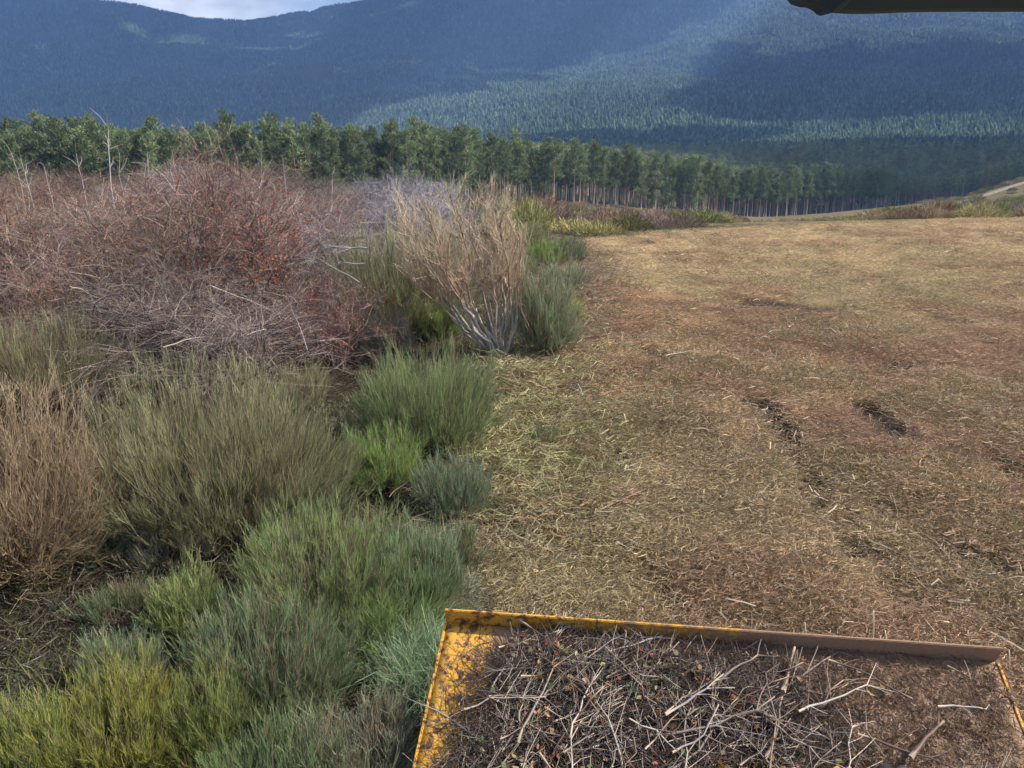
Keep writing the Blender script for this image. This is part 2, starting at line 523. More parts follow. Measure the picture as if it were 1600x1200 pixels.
# ------------------------------------------------------------------ pines
def pine_mesh(rng, H=13.0, crown0=0.45, ncl=46, blades=13, forest=False):
    """returns trunk Geo, crown Geo"""
    tr = Geo(); cw = Geo()
    lean = rng.normal(0, .25, 2)
    t = np.linspace(0, 1, 6)
    P = np.stack([lean[0] * t ** 2, lean[1] * t ** 2, H * .97 * t], -1)[None]
    P[0, :, :2] += rng.normal(0, .05, (6, 2)); P[0, 0, 2] = -.4
    R = (0.16 * (1 - t * .85))[None]
    c0 = np.array([.26, .22, .19]) * rng.uniform(.4, 1.5); c1 = np.array([.34, .20, .12])
    col = (c0[None] * (1 - t[:, None]) + c1[None] * t[:, None])[None]
    tr.tubes(P, R, col, 6)
    # bare side limbs under and through the crown
    nb = 16
    tt = rng.uniform(.3, .9, nb); ph = rng.uniform(0, 6.28, nb)
    a = np.stack([lean[0] * tt ** 2, lean[1] * tt ** 2, H * tt], -1)
    ln = (1.0 + 1.3 * (1 - tt)) * rng.uniform(.5, 1, nb)
    dirv = np.stack([np.cos(ph), np.sin(ph), rng.uniform(0, .5, nb)], -1)
    PP = np.stack([a, a + dirv * ln[:, None] * .5, a + dirv * ln[:, None] + np.array([0, 0, .15])], 1)
    tr.tubes(PP, np.tile([.035, .025, .01], (nb, 1)), np.tile(np.array([.22, .18, .15]), (nb, 3, 1)), 3, False)
    # crown: a few lobes of foliage on limbs
    nl_ = 13
    lz = np.linspace(0, 1, nl_) + rng.normal(0, .03, nl_); lp = rng.uniform(0, 6.28) + np.arange(nl_) * 2.4 + rng.normal(0, .4, nl_)
    lr_ = (1.75 * (1 - lz.clip(0, 1)) ** .6 + .15) * rng.uniform(.55, 1.15, nl_)
    li = rng.integers(0, nl_, ncl)
    cz = H * (crown0 + (.97 - crown0) * lz[li].clip(0, 1)) + rng.normal(0, .38, ncl)
    ph = lp[li]
    cc = np.stack([lr_[li] * np.cos(ph) + rng.normal(0, .50, ncl) + lean[0] * (cz / H) ** 2, lr_[li] * np.sin(ph) + rng.normal(0, .50, ncl) + lean[1] * (cz / H) ** 2, cz], -1)
    ph = np.arctan2(cc[:, 1], cc[:, 0])
    out_ = nrm(np.stack([np.cos(ph), np.sin(ph), np.full(ncl, .9)], -1))
    base = np.array([.150, .190, .095])
    for k in range(blades):
        s = cc + rng.normal(0, .22, (ncl, 3)) * np.array([1.2, 1.2, .7])
        d = nrm(out_ + rng.normal(0, .55, (ncl, 3)))
        ln = rng.uniform(.25, .62, (ncl, 1))
        Pb = np.stack([s - d * ln * .2, s + d * ln * .4, s + d * ln], 1)
        W = np.tile([.05, .12, .02], (ncl, 1)) * rng.uniform(.7, 1.2, (ncl, 1))
        cb = base[None] * rng.uniform(.7, 1.35, (ncl, 1)) + np.array([.02, .02, 0]) * rng.uniform(0, 1, (ncl, 1))
        cw.ribbons(Pb, W, np.repeat(cb[:, None], 3, 1), rng)
    return tr, cw
pr = np.random.default_rng(21)
PINES = []
for i in range(7):
    H = 13.5
    t_, c_ = pine_mesh(pr, H, crown0=[.42, .36, .44, .40, .34, .14, .12][i], ncl=[120, 120, 120, 120, 120, 170, 170][i], blades=22)
    PINES.append((t_.mesh('pine_trunk', M_WOOD), c_.mesh('pine_crown', M_LEAFV)))
def edge_d(a):
    return np.interp(a, EA, ED)
cand = []
er = np.random.default_rng(31)
for row in range(7):
    a = -0.70
    while a < 0.47:
        d = float(edge_d(a)) + row * 4.2 + er.normal(0, 1.3)
        cand.append((a + er.normal(0, .003), d, row))
        a += er.uniform(2.2, 4.2) / d * (.85 if a > -.05 else .52)
cand.sort(key=lambda q: (q[2], q[1]))
front = cand[:285]
LBL_P = ['tall pine in the wood behind the thicket, green crown hiding its trunk',
         'tall slim pine at the open edge of the plantation, pale bare trunk under green crown']
for (a, d, row) in front:
    x, y = a * d, d
    k = int(er.choice([5, 6, 1, 4])) if a < -.08 else (int(er.integers(0, 6)) if row < 1 else int(er.integers(0, 5)))
    s = er.uniform(.82, 1.08)
    e = empty('pine_tree', (x, y, h1(x, y) - .1), LBL_P[0] if a < 0.0 else LBL_P[1], 'pine tree',
              'pines of the wood behind the thicket' if a < 0 else 'pines along the open edge of the plantation', er.uniform(0, 6.28))
    e.scale = (s * .88, s * .88, s * er.uniform(.93, 1.10))
    link('trunk', PINES[k][0], e); link('crown', PINES[k][1], e)

# rest of the plantation: one mass
def merge_pine(rng, c0, H=13.5, ncl=40, blades=9):
    t_, c_ = pine_mesh(rng, H, c0, ncl, blades)
    g = Geo()
    for q in (t_, c_):
        V = np.concatenate(q.V); Cc = np.concatenate(q.C)
        g.V.append(V); g.C.append(Cc)
        g.Q += [f + g.n for f in q.Q]; g.T += [f + g.n for f in q.T]
        g.n += len(V)
    return g
fp = variants_collection('plantation_pine', [merge_pine(pr, c).mesh('plantation_pine', M_TREE) for c in (.45, .5, .4, .55)])
pts = []
for (a, d, row) in cand[285:]:
    pts.append((a * d, d))
n = 16000
a = er.uniform(-.78, .80, n); d = np.sqrt(er.uniform(100 ** 2, 560 ** 2, n))
ok = (d > edge_d(a) + 17)
ok &= ~((a > .42) & (d < 330))
# keep the forest out of the deep valley left
pts += list(zip((a * d)[ok], d[ok]))
pts = np.array(pts)
P = np.column_stack([pts, hgt(pts[:, 0], pts[:, 1]) - .2])
n = len(P)
tint = np.ones((n, 3)) * er.uniform(.8, 1.2, (n, 1)); tint[:, 0] *= er.uniform(.85, 1.25, n)
scatter('plantation_forest', P, np.column_stack([np.zeros(n), np.zeros(n), er.uniform(0, 6.28, n)]), er.uniform(.78, 1.12, n), tint, fp, 4)
tagit(bpy.data.objects['plantation_forest'], 'dense green pine plantation sloping down behind the trunks at its edge', 'forest')

# far wooded slopes: conifers on the hills, one mass
def conifer(rng, H=12, tiers=6):
    g = Geo()
    for i in range(tiers):
        z0 = H * (.10 + .72 * i / tiers); r = (H * .21) * math.sqrt(max(.08, 1 - (i / tiers) ** 1.6)) * rng.uniform(.8, 1.15)
        k = 6
        an = np.arange(k) * 6.283 / k + rng.uniform(0, 1)
        ring = np.stack([np.cos(an) * r * rng.uniform(.6, 1.2, k), np.sin(an) * r * rng.uniform(.6, 1.2, k), np.full(k, z0) + rng.normal(0, .3, k)], -1)
        top = np.array([[rng.normal(0, .15), rng.normal(0, .15), min(H, z0 + H * .30)]])
        V = np.concatenate([ring, top]); T = np.array([[j, (j + 1) % k, k] for j in range(k)])
        c = np.array([.072, .106, .066]) * rng.uniform(.75, 1.3)
        g._add(V, np.tile(c, (len(V), 1)), None, T)
    return g
fc_ = variants_collection('hill_conifer', [conifer(pr).mesh('hill_conifer', M_TREE) for _ in range(5)])
def hill_points():
    P = []
    r = np.random.default_rng(41)
    for (d0, d1, sp) in [(430, 900, 4.8), (900, 1600, 5.4), (1600, 2400, 7.2), (2400, 3650, 10.5)]:
        area = 0.5 * 1.62 * (d1 * d1 - d0 * d0) * 1.0
        n = int(area / sp ** 2)
        a = r.uniform(-.80, .80, n); d = np.sqrt(r.uniform(d0 ** 2, d1 ** 2, n))
        x = a * d; z = hgt(x, d)
        P.append(np.column_stack([x, d, z, np.full(n, sp)]))
    P = np.concatenate(P)
    # leave out what lies hidden in folds of the ground (with a margin)
    nb = 400
    ai = ((P[:, 0] / P[:, 1] + .8) / 1.6 * nb).astype(int).clip(0, nb - 1)
    dd = np.exp(np.linspace(math.log(60), math.log(3700), 260))
    av = -.8 + (np.arange(nb) + .5) / nb * 1.6
    D, A = np.meshgrid(dd, av)
    S = (hgt((A * D).ravel(), D.ravel()).reshape(D.shape) - 2.6) / D
    M = np.maximum.accumulate(S, axis=1)
    di = np.searchsorted(dd, P[:, 1]).clip(1, 259) - 1
    vis = (P[:, 2] + 16 - 2.6) / P[:, 1] > M[ai, di] - 0.004
    vis &= P[:, 2] / P[:, 1] < 0.235
    return P[vis]
HP = hill_points()
n = len(HP)
hr = np.random.default_rng(43)
# bare or thin patches on the slopes
patch = fbm(HP[:, 0] / 160 + 2, HP[:, 1] / 160 + 5, 3)
keep = patch < 0.80
HP = HP[keep]; n = len(HP)
sc = np.stack([HP[:, 3] / 6.2 * hr.uniform(.8, 1.2, n)] * 2 + [np.sqrt(HP[:, 3] / 6.2) * hr.uniform(.55, .95, n)], 1)
tint = np.ones((n, 3)) * (0.55 + .9 * hr.random((n, 1)) ** 1.3)
pn = fbm(HP[:, 0] / 90, HP[:, 1] / 90, 3)
tint *= (0.7 + .6 * pn)[:, None]
scatter('hillside_forest', HP[:, :3] - np.array([0, 0, .5]), np.column_stack([np.zeros(n), np.zeros(n), hr.uniform(0, 6.28, n)]), sc, tint, fc_, 5)
tagit(bpy.data.objects['hillside_forest'], 'conifer forest covering the far mountain slopes, blue with haze', 'forest')
print('hill trees', n)

# ------------------------------------------------------------------ broom shrubs
def broom(rng, R, H, nb=26, ntw=4200, lean=(0, 0), tl=.30, tw=.0030, cols=((.10, .15, .05), (.17, .21, .07)), wood=(.16, .12, .09),
          tmin=.35, stiff=.6, wr=.010, dome=.72, spread=.22, seg=2, dead=0.0):
    """broom: stems arch out from the foot, fork, and carry sprays of fine upright switches over a lumpy dome"""
    lean = np.array(lean, float); wood = np.array(wood)
    per = 34
    M = max(30, ntw // per)
    th = np.arcsin(rng.uniform(.10, 1, M) ** .85)               # elevation on the dome
    ph = rng.uniform(0, 6.283, M)
    f = rng.uniform(0, 1, M) ** .45 * .62 + .36
    o1, o2 = rng.uniform(0, 90, 2)
    lump = .64 + .72 * fbm(ph * 1.3 + o1, th * 2.6 + o2, 3)
    f = f * lump
    rr_ = np.cos(th) ** .62 * f * R * .98
    c = np.stack([rr_ * np.cos(ph), rr_ * np.sin(ph), np.sin(th) * f * (H - .45 * tl)], -1)
    c[:, 2] = np.maximum(c[:, 2], .06 * H)
    c[:, :2] += lean * (c[:, 2:3] / H)
    # main stems: sprays share them
    K = min(nb, M)
    own = rng.integers(0, K, M)
    key = ph.copy(); order = np.argsort(ph); own[order] = (np.arange(M) * K // M)       # neighbours share a stem
    foot = np.stack([rng.normal(0, .07 * R, K), rng.normal(0, .07 * R, K), np.full(K, -.03)], -1)
    mid = np.zeros((K, 3)); cnt = np.zeros(K)
    np.add.at(mid, own, c); np.add.at(cnt, own, 1); mid = mid / np.maximum(cnt, 1)[:, None] * np.array([.62, .62, .42])
    t = np.linspace(0, 1, 6)[None, :, None]
    ctl = foot * .4 + mid * .6; ctl[:, 2] *= .55
    P1_ = foot[:, None] * (1 - t) ** 2 + 2 * ctl[:, None] * t * (1 - t) + mid[:, None] * t ** 2
    P1_ = P1_ + np.cumsum(rng.normal(0, .010 * H, P1_.shape), 1) * t
    br = Geo()
    br.tubes(P1_, wr * np.linspace(1.25, .6, 6)[None] * rng.uniform(.7, 1.3, (K, 1)), np.tile(wood, (K, 6, 1)) * rng.uniform(.7, 1.3, (K, 1, 1)), 5, False)
    j = rng.integers(2, 6, M); st = P1_[own, j]
    S = 7; t = np.linspace(0, 1, S)[None, :, None]
    ctl = st * .45 + c * .55; ctl[:, 2] = st[:, 2] * .75 + c[:, 2] * .25; ctl[:, :2] = st[:, :2] * .25 + c[:, :2] * .80
    P2_ = st[:, None] * (1 - t) ** 2 + 2 * ctl[:, None] * t * (1 - t) + c[:, None] * t ** 2
    P2_ = P2_ + np.cumsum(rng.normal(0, .012 * H, P2_.shape), 1) * t
    cw = wood * rng.uniform(.7, 1.35, (M, 1))
    br.tubes(P2_, wr * np.linspace(.55, .16, S)[None] * rng.uniform(.6, 1.3, (M, 1)), np.repeat(cw[:, None], S, 1), 3, False)
    fo = Geo()
    c0, c1 = np.array(cols[0]) * 1.3, np.array(cols[1]) * 1.62
    gcol = rng.uniform(0, 1, M) * .6 + .4 * fbm(c[:, 0] * 5 + o1, c[:, 1] * 5 + c[:, 2] * 3, 2); gval = rng.uniform(.75, 1.2, M)
    # a few finer forks per spray
    nf = M * 5; fi = np.repeat(np.arange(M), 5)
    q = rng.uniform(.45, 1, nf) * (S - 1); i = np.minimum(q.astype(int), S - 2); q = (q - i)[:, None]
    s0 = P2_[fi, i] * (1 - q) + P2_[fi, i + 1] * q; d0 = nrm(P2_[fi, i + 1] - P2_[fi, i])
    up = np.array([0, 0, 1.0])
    outw = c * np.array([1, 1, .2]) / max(R, .05)
    d = nrm(d0 * .6 + up * max(stiff, .0) * .9 + outw[fi] * .45 + rng.normal(0, .30, (nf, 3)))
    lf_ = tl * rng.uniform(.25, .75, (nf, 1))
    P3_ = np.stack([s0, s0 + d * lf_ * .5, s0 + (d + up * .10 * stiff) * lf_], 1)
    br.ribbons(P3_, wr * .22 * np.tile([1, .8, .5], (nf, 1)), np.repeat((cw[fi] * .8 + c0 * .2)[:, None], 3, 1), rng)
    si = rng.integers(0, nf, ntw); ts = rng.uniform(.1, 1, (ntw, 1))
    a0 = P3_[si, 0] * (1 - ts) + P3_[si, 2] * ts
    g = fi[si]
    d = nrm(nrm(P3_[si, 2] - P3_[si, 0]) * .9 + up * stiff * .8 + rng.normal(0, spread, (ntw, 3)))
    ln = tl * rng.uniform(.18, .60, (ntw, 1))
    Pt = np.stack([a0, a0 + d * ln], 1)
    if seg > 1:
        Pt = np.stack([a0, a0 + d * ln * .5, a0 + (d + rng.normal(0, .07, (ntw, 3)) + up * .05) * ln], 1)
    k = np.clip(gcol[g] * .7 + rng.uniform(0, .4, ntw), 0, 1)[:, None]
    cb = (c0 * (1 - k) + c1 * k) * gval[g][:, None] * rng.uniform(.78, 1.22, (ntw, 1))
    if dead > 0:
        dm = ((rng.random(M) < dead)[g] & (rng.random(ntw) < .75))[:, None]
        cb = np.where(dm, np.array([.27, .19, .12]) * rng.uniform(.6, 1.2, (ntw, 1)), cb)
    n = Pt.shape[1]
    tt = np.linspace(0, 1, n)[None, :, None]
    fo.ribbons(Pt, tw * np.linspace(1, .5, n)[None] * rng.uniform(.7, 1.3, (ntw, 1)), cb[:, None] * (.85 + .3 * tt), rng)
    return br, fo

def shrub_dims(u, vb, vt, wpx):
    g = ground_hit(u, vb)
    dep = g[1] * CP + (2.6 - g[2]) * SP
    R = wpx / 2 * dep / FOC * (1.10 if vb < 880 else 1.12)
    sl = slope_of(vt)
    # the crown's top is seen about where the shrub stands
    H = (2.6 + sl * (g[1] + R * .25)) - g[2]
    return g, R, max(H, .12)

GREEN = ((.095, .135, .055), (.17, .205, .08))
YELLOW = ((.12, .15, .05), (.27, .265, .065))
BLUE = ((.10, .135, .08), (.165, .20, .115))
OLIVE = ((.135, .135, .065), (.215, .21, .105))
TAN = ((.20, .145, .085), (.33, .25, .145))
BRIGHT = ((.11, .175, .05), (.19, .26, .07))
GREYG = ((.14, .145, .095), (.22, .22, .145))
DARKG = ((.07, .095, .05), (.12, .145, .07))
SH = [
 # u, v foot, v top, width, colours, twigs, label, options
 (10, 900, 540, 350, TAN, 8500, 'big dry tan broom with arching bare stems at the left edge of the photo', dict(nb=46, spread=.30, wood=(.30, .21, .13), tmin=.25, stiff=.35, tl=.34, dead=.5)),
 (95, 640, 452, 190, OLIVE, 3600, 'olive brown broom above the dry tan broom, beside the leafless thicket', dict(nb=26, dead=.2, tl=.4)),
 (-40, 640, 470, 200, TAN, 3000, 'tan brown broom cut by the photo edge, behind the dry arching broom', dict(nb=22, dead=.4, tl=.4)),
 (345, 815, 528, 400, OLIVE, 11500, 'widest olive green broom, a broad dome below the red thicket', dict(nb=60, wood=(.17, .13, .09), tl=.36, dead=.12, dome=.6)),
 (668, 705, 503, 215, GREEN, 6500, 'rounded dark green broom on brown stems, left of the bare trunked broom', dict(nb=42, tl=.34, tmin=.4, dome=.62)),
 (600, 770, 642, 120, BRIGHT, 3600, 'small bright green broom in the gap under the rounded dark green one', dict(nb=24, tl=.2, spread=.3)),
 (712, 800, 690, 105, BLUE, 2600, 'small bluish green broom at the edge of the cut field', dict(nb=20, tl=.22)),
 (505, 965, 752, 270, GREEN, 9500, 'dense bright green broom in front of the widest olive one', dict(nb=52, tl=.20, tw=.0027, dome=.5, cols=((.11, .15, .06), (.20, .235, .085)))),
 (655, 955, 790, 130, BLUE, 4600, 'blue green broom bulging over the edge of the cut field', dict(nb=28, tl=.20, cols=((.11, .155, .085), (.18, .225, .115)))),
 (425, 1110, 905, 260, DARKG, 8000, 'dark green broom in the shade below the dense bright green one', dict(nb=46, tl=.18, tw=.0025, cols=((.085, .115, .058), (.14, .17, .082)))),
 (302, 1000, 868, 120, YELLOW, 3800, 'narrow upright yellowish green broom beside bare brown ground', dict(nb=22, tl=.17, cols=((.12, .155, .06), (.21, .235, .08)))),
 (200, 1085, 975, 110, BLUE, 3400, 'small grey green broom poking up behind the yellow tipped one', dict(nb=20, tl=.15, tw=.0022)),
 (185, 1215, 1030, 230, YELLOW, 8200, 'yellow tipped broom near the bottom left corner', dict(nb=48, tl=.16, tw=.0023, dome=.5, cols=((.10, .15, .035), (.27, .235, .055)))),
 (335, 1190, 1020, 130, YELLOW, 4600, 'green broom with golden tips right of the yellow tipped one', dict(nb=26, tl=.16, tw=.0023, cols=((.10, .14, .055), (.22, .235, .06)))),
 (35, 1260, 1060, 170, YELLOW, 6000, 'mossy green broom in the bottom left corner', dict(nb=34, tl=.16, tw=.0022, cols=((.09, .13, .04), (.22, .24, .05)))),
 (430, 1300, 1100, 240, DARKG, 7000, 'broom of mixed green switches along the bottom edge', dict(nb=44, tl=.16, tw=.0022, cols=((.07, .12, .055), (.16, .20, .08)))),
 (590, 1010, 905, 150, GREYG, 3600, 'broom with green switches swept over towards the yellow deck', dict(nb=26, tl=.30, lean=(.22, -.02), stiff=.05, cols=((.09, .15, .05), (.18, .23, .09)))),
 (560, 1240, 1085, 160, GREYG, 3600, 'pale broken broom below the shaded gap beside the deck', dict(nb=26, tl=.2, dead=.2, spread=.4)),
 (655, 1070, 975, 110, BLUE, 3600, 'bluish broom pressed flat against the left side of the deck', dict(nb=28, tl=.30, stiff=-.05, lean=(.08, -.1), spread=.5, cols=((.12, .19, .11), (.22, .28, .16)))),
 (690, 960, 905, 90, GREYG, 1600, 'low tuft of grey green switches at the upper left corner of the deck', dict(nb=16, tl=.25, stiff=.0, lean=(.1, 0), spread=.4)),
 (275, 880, 770, 140, GREYG, 2000, 'thin grey green broom under the front of the widest olive one', dict(nb=20, tl=.2, dead=.35, spread=.4)),
 (165, 890, 825, 90, BLUE, 1500, 'small grey green tuft in the shade right of the dry tan broom', dict(nb=14, tl=.14)),
 (185, 975, 905, 100, DARKG, 1300, 'low dark tuft on the bare brown ground', dict(nb=14, tl=.15, dead=.3)),
 (622, 520, 315, 235, ((.14, .155, .07), (.21, .215, .105)), 9000, 'olive brown broom just left of the tall bare trunked one', dict(nb=28, dead=.2, tl=.5, tw=.005)),
 (682, 530, 447, 85, BRIGHT, 2200, 'small fresh green broom in front of the bare trunked one', dict(nb=16, tl=.3, tw=.004)),
 (852, 560, 385, 100, GREYG, 3000, 'grey green broom just right of the tall bare trunked one', dict(nb=26, tl=.4, tw=.0045, cols=((.12, .15, .08), (.21, .24, .13)))),
 (868, 505, 440, 75, YELLOW, 1500, 'low yellow green broom sprawling at the field edge', dict(nb=16, tl=.35, tw=.004, stiff=.0, spread=.5)),
 (878, 455, 405, 80, BLUE, 1500, 'low bluish green broom where the field edge bends', dict(nb=14, tl=.3, tw=.005)),
 (810, 430, 385, 60, GREEN, 1000, 'small green broom behind the grey green one', dict(nb=12, tl=.3, tw=.006)),
 (850, 412, 366, 65, BRIGHT, 1000, 'bright green broom in the middle of the far field edge', dict(nb=12, tl=.4, tw=.007)),
 (893, 412, 366, 50, DARKG, 900, 'dark green broom nearest the top end of the field edge', dict(nb=12, tl=.4, tw=.007)),
 (825, 385, 345, 60, OLIVE, 900, 'yellowish olive broom behind the bright green ones at the far field edge', dict(nb=12, tl=.5, tw=.009)),
 (850, 700, 652, 50, DARKG, 420, 'little dark broom stump left standing on the cut field', dict(nb=9, tl=.14, dead=.4)),
 (450, 640, 560, 130, OLIVE, 1800, 'thin olive broom between the widest one and the red thicket', dict(nb=18, tl=.3, dead=.3)),
 (250, 620, 540, 150, OLIVE, 1800, 'sparse olive broom showing over the left shoulder of the widest one', dict(nb=18, tl=.3, dead=.3)),
 (600, 560, 455, 90, GREYG, 1400, 'thin brownish broom in the shade behind the rounded green one', dict(nb=16, tl=.35, dead=.4)),
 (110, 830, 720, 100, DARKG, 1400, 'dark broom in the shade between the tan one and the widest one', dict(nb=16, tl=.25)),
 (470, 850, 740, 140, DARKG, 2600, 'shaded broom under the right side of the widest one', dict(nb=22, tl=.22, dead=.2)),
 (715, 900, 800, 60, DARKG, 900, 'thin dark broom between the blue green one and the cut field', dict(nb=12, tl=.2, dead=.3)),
]
br_rng = np.random.default_rng(77)
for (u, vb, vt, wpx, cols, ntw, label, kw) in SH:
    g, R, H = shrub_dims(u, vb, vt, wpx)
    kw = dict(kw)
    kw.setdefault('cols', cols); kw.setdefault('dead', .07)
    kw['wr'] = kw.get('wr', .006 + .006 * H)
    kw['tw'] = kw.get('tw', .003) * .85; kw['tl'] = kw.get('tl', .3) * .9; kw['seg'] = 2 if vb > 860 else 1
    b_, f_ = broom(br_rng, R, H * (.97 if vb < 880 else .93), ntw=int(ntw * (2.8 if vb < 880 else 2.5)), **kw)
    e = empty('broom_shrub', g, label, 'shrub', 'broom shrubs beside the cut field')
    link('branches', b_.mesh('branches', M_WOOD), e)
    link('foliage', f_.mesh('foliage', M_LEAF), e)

# the tall leggy broom with bare pale trunks ----------------------------------
def leggy():
    rng = np.random.default_rng(5)
    g = ground_hit(786, 560)
    dep = g[1] * CP + (2.6 - g[2]) * SP
    k = dep / FOC
    Ht = 2.6 + slope_of(283) * g[1] - g[2]
    e = empty('broom_shrub', g, 'tallest broom with many bare pale trunks fanning up to a feathery tan crown', 'shrub', 'broom shrubs beside the cut field')
    tr = Geo(); fo = Geo()
    nb = 30; S = 14; t = np.linspace(0, 1, S)
    az_ = rng.uniform(-1, 1, nb)
    ends = np.stack([(-62 + az_ * 88) * k + rng.normal(0, 6, nb) * k, rng.normal(0, .45, nb), Ht * (rng.uniform(.60, .94, nb) - .10 * np.abs(az_))], -1)
    P = np.empty((nb, S, 3))
    foot = np.stack([rng.normal(-.03, .07, nb), rng.normal(0, .09, nb), np.full(nb, -.04)], -1)
    P[:, :, :2] = foot[:, None, :2] + (ends - foot)[:, None, :2] * ((t ** .85)[None, :, None])
    P[:, :, 2] = foot[:, None, 2] + (ends - foot)[:, None, 2] * t[None, :] ** 1.08
    P += np.cumsum(rng.normal(0, .026, (nb, S, 3)), 1) * np.minimum(t * 3, 1)[None, :, None]
    pale = np.array([.57, .50, .42]); brown = np.array([.42, .28, .19])
    w2 = np.clip((t - .35) / .45, 0, 1)[:, None]
    col = (pale * (1 - w2) + brown * w2)[None] * rng.uniform(.55, 1.1, (nb, 1, 1))
    tr.tubes(P, (.021 * (1 - .72 * t))[None] * rng.uniform(.5, 1.35, (nb, 1)), col, 5, False)
    ns = 520
    bi = rng.integers(0, nb, ns); f = rng.uniform(.40, 1.0, ns) ** .8 * (S - 1); i = np.minimum(f.astype(int), S - 2); f = (f - i)[:, None]
    s0 = P[bi, i] * (1 - f) + P[bi, i + 1] * f; d0 = nrm(P[bi, i + 1] - P[bi, i])
    d = nrm(d0 + rng.normal(0, .55, (ns, 3)) + np.array([0, 0, .2])); ln = rng.uniform(.15, .55, (ns, 1))
    S3 = np.stack([s0, s0 + d * ln * .5 + rng.normal(0, .02, (ns, 3)), s0 + nrm(d + np.array([0, 0, .3])) * ln], 1)
    tr.tubes(S3, np.tile([.0065, .005, .0025], (ns, 1)), np.tile(brown, (ns, 3, 1)) * rng.uniform(.8, 1.4, (ns, 1, 1)), 3, False)
    nt_ = 9500
    si = rng.integers(0, ns, nt_); ts = rng.uniform(.25, 1, (nt_, 1))
    a = S3[si, 0] * (1 - ts) + S3[si, 2] * ts
    d = nrm(nrm(S3[si, 2] - S3[si, 0]) + rng.normal(0, .48, (nt_, 3)) + np.array([0, 0, .4])); ln = rng.uniform(.05, .19, (nt_, 1))
    Pt = np.stack([a, a + d * ln * .5, a + d * ln + rng.normal(0, .015, (nt_, 3))], 1)
    hz = np.clip((a[:, 2] / Ht - .45) * 2.2, 0, 1)[:, None]
    cb = np.array([.48, .37, .25]) * (1 - hz) + np.array([.50, .46, .29]) * hz
    cb = cb * rng.uniform(.65, 1.3, (nt_, 1)) * (.75 + .5 * rng.uniform(0, 1, ns)[si][:, None])
    fo.ribbons(Pt, np.tile([.0038, .003, .0018], (nt_, 1)), np.repeat(cb[:, None], 3, 1), rng)
    link('branches', tr.mesh('branches', M_WOOD), e)
    link('foliage', fo.mesh('foliage', M_LEAF), e)
leggy()

# ------------------------------------------------------------------ leafless thorn thicket
def thorn(rng, R, H, nst=20, n2=150, n3=1500, n4=3600, nl=900, wood=(.17, .125, .105), tw=.005,
          leafc=((.36, .07, .03), (.40, .17, .05), (.20, .16, .05)), arch=.5, bright=.06):
    wood = np.array(wood)
    g = Geo(); lf = Geo()
    ph = rng.uniform(0, 6.283, nst); q = rng.uniform(.15, 1, nst)
    S = 9; t = np.linspace(0, 1, S)
    tip = np.stack([R * q * np.cos(ph), R * q * np.sin(ph), H * rng.uniform(.65, 1.02, nst) * (1 - .25 * q)], -1)
    foot = np.stack([rng.normal(0, .12 * R, nst), rng.normal(0, .12 * R, nst), np.full(nst, -.05)], -1)
    P = foot[:, None] + (tip - foot)[:, None] * t[None, :, None]
    P[:, :, 2] += arch * .35 * H * (np.sin(t * math.pi))[None] * rng.uniform(0, 1, (nst, 1))
    P += np.cumsum(rng.normal(0, .022 * H, (nst, S, 3)), 1) * t[None, :, None]
    g.tubes(P, (.020 * (1 - .75 * t))[None] * rng.uniform(.5, 1.3, (nst, 1)), np.tile(wood * .5, (nst, S, 1)) * rng.uniform(.7, 1.5, (nst, 1, 1)), 4, False)
    def kids(P, n, spread, l0, l1, r, S2, up, droop=0.0, tmin=.2, k=3, ribbon=False):
        N, S, _ = P.shape
        bi = rng.integers(0, N, n); f = rng.uniform(tmin, 1, n) * (S - 1); i = np.minimum(f.astype(int), S - 2); f = (f - i)[:, None]
        s0 = P[bi, i] * (1 - f) + P[bi, i + 1] * f; d0 = nrm(P[bi, i + 1] - P[bi, i])
        d = nrm(d0 + rng.normal(0, spread, (n, 3)) + np.array([0, 0, up])); ln = rng.uniform(l0, l1, (n, 1)) * H
        tt = np.linspace(0, 1, S2)
        Q = s0[:, None] + d[:, None] * ln[:, None] * tt[None, :, None]
        Q[:, :, 2] -= droop * (ln * tt[None] ** 2)
        Q[:, 1:] += np.cumsum(rng.normal(0, .05, (n, S2 - 1, 3)), 1) * ln[:, None] * .8
        Q[:, :, 2] = np.maximum(Q[:, :, 2], .02)
        pale = (rng.random(n) < bright)
        c = wood * rng.uniform(.6, 1.5, (n, 1)); c[pale] = np.array([.40, .35, .31]) * rng.uniform(.6, 1.1, (pale.sum(), 1))
        c = np.repeat(c[:, None], S2, 1)
        Rr = r * np.linspace(1, .4, S2)[None] * rng.uniform(.6, 1.3, (n, 1))
        if ribbon: g.ribbons(Q, Rr * 2, c, rng)
        else: g.tubes(Q, Rr, c, k, False)
        return Q
    P2 = kids(P, n2, .55, .25, .6, .008, 6, .1, .25)
    P3 = kids(P2, n3, .75, .10, .28, .0035, 4, .1, .1, ribbon=True)
    P4 = kids(P3, n4, .8, .04, .13, tw * .42, 3, .15, ribbon=True)
    if nl:
        a = np.concatenate([P4[:, -1], P4[:, 1]]); a = a[rng.integers(0, len(a), nl)]
        # leaves sit in loose clusters
        cn_ = fbm(a[:, 0] * 2.2 + rng.uniform(0, 50), a[:, 2] * 2.2 + a[:, 1] * 1.3, 2)
        a = a[cn_ > .52]
        pick = rng.integers(0, len(leafc), len(a))
        c = np.array(leafc)[pick] * rng.uniform(.6, 1.3, (len(a), 1))
        lf.leaves(a, .0105, c, rng)
    return g, lf
tr_ = np.random.default_rng(91)
TH = []
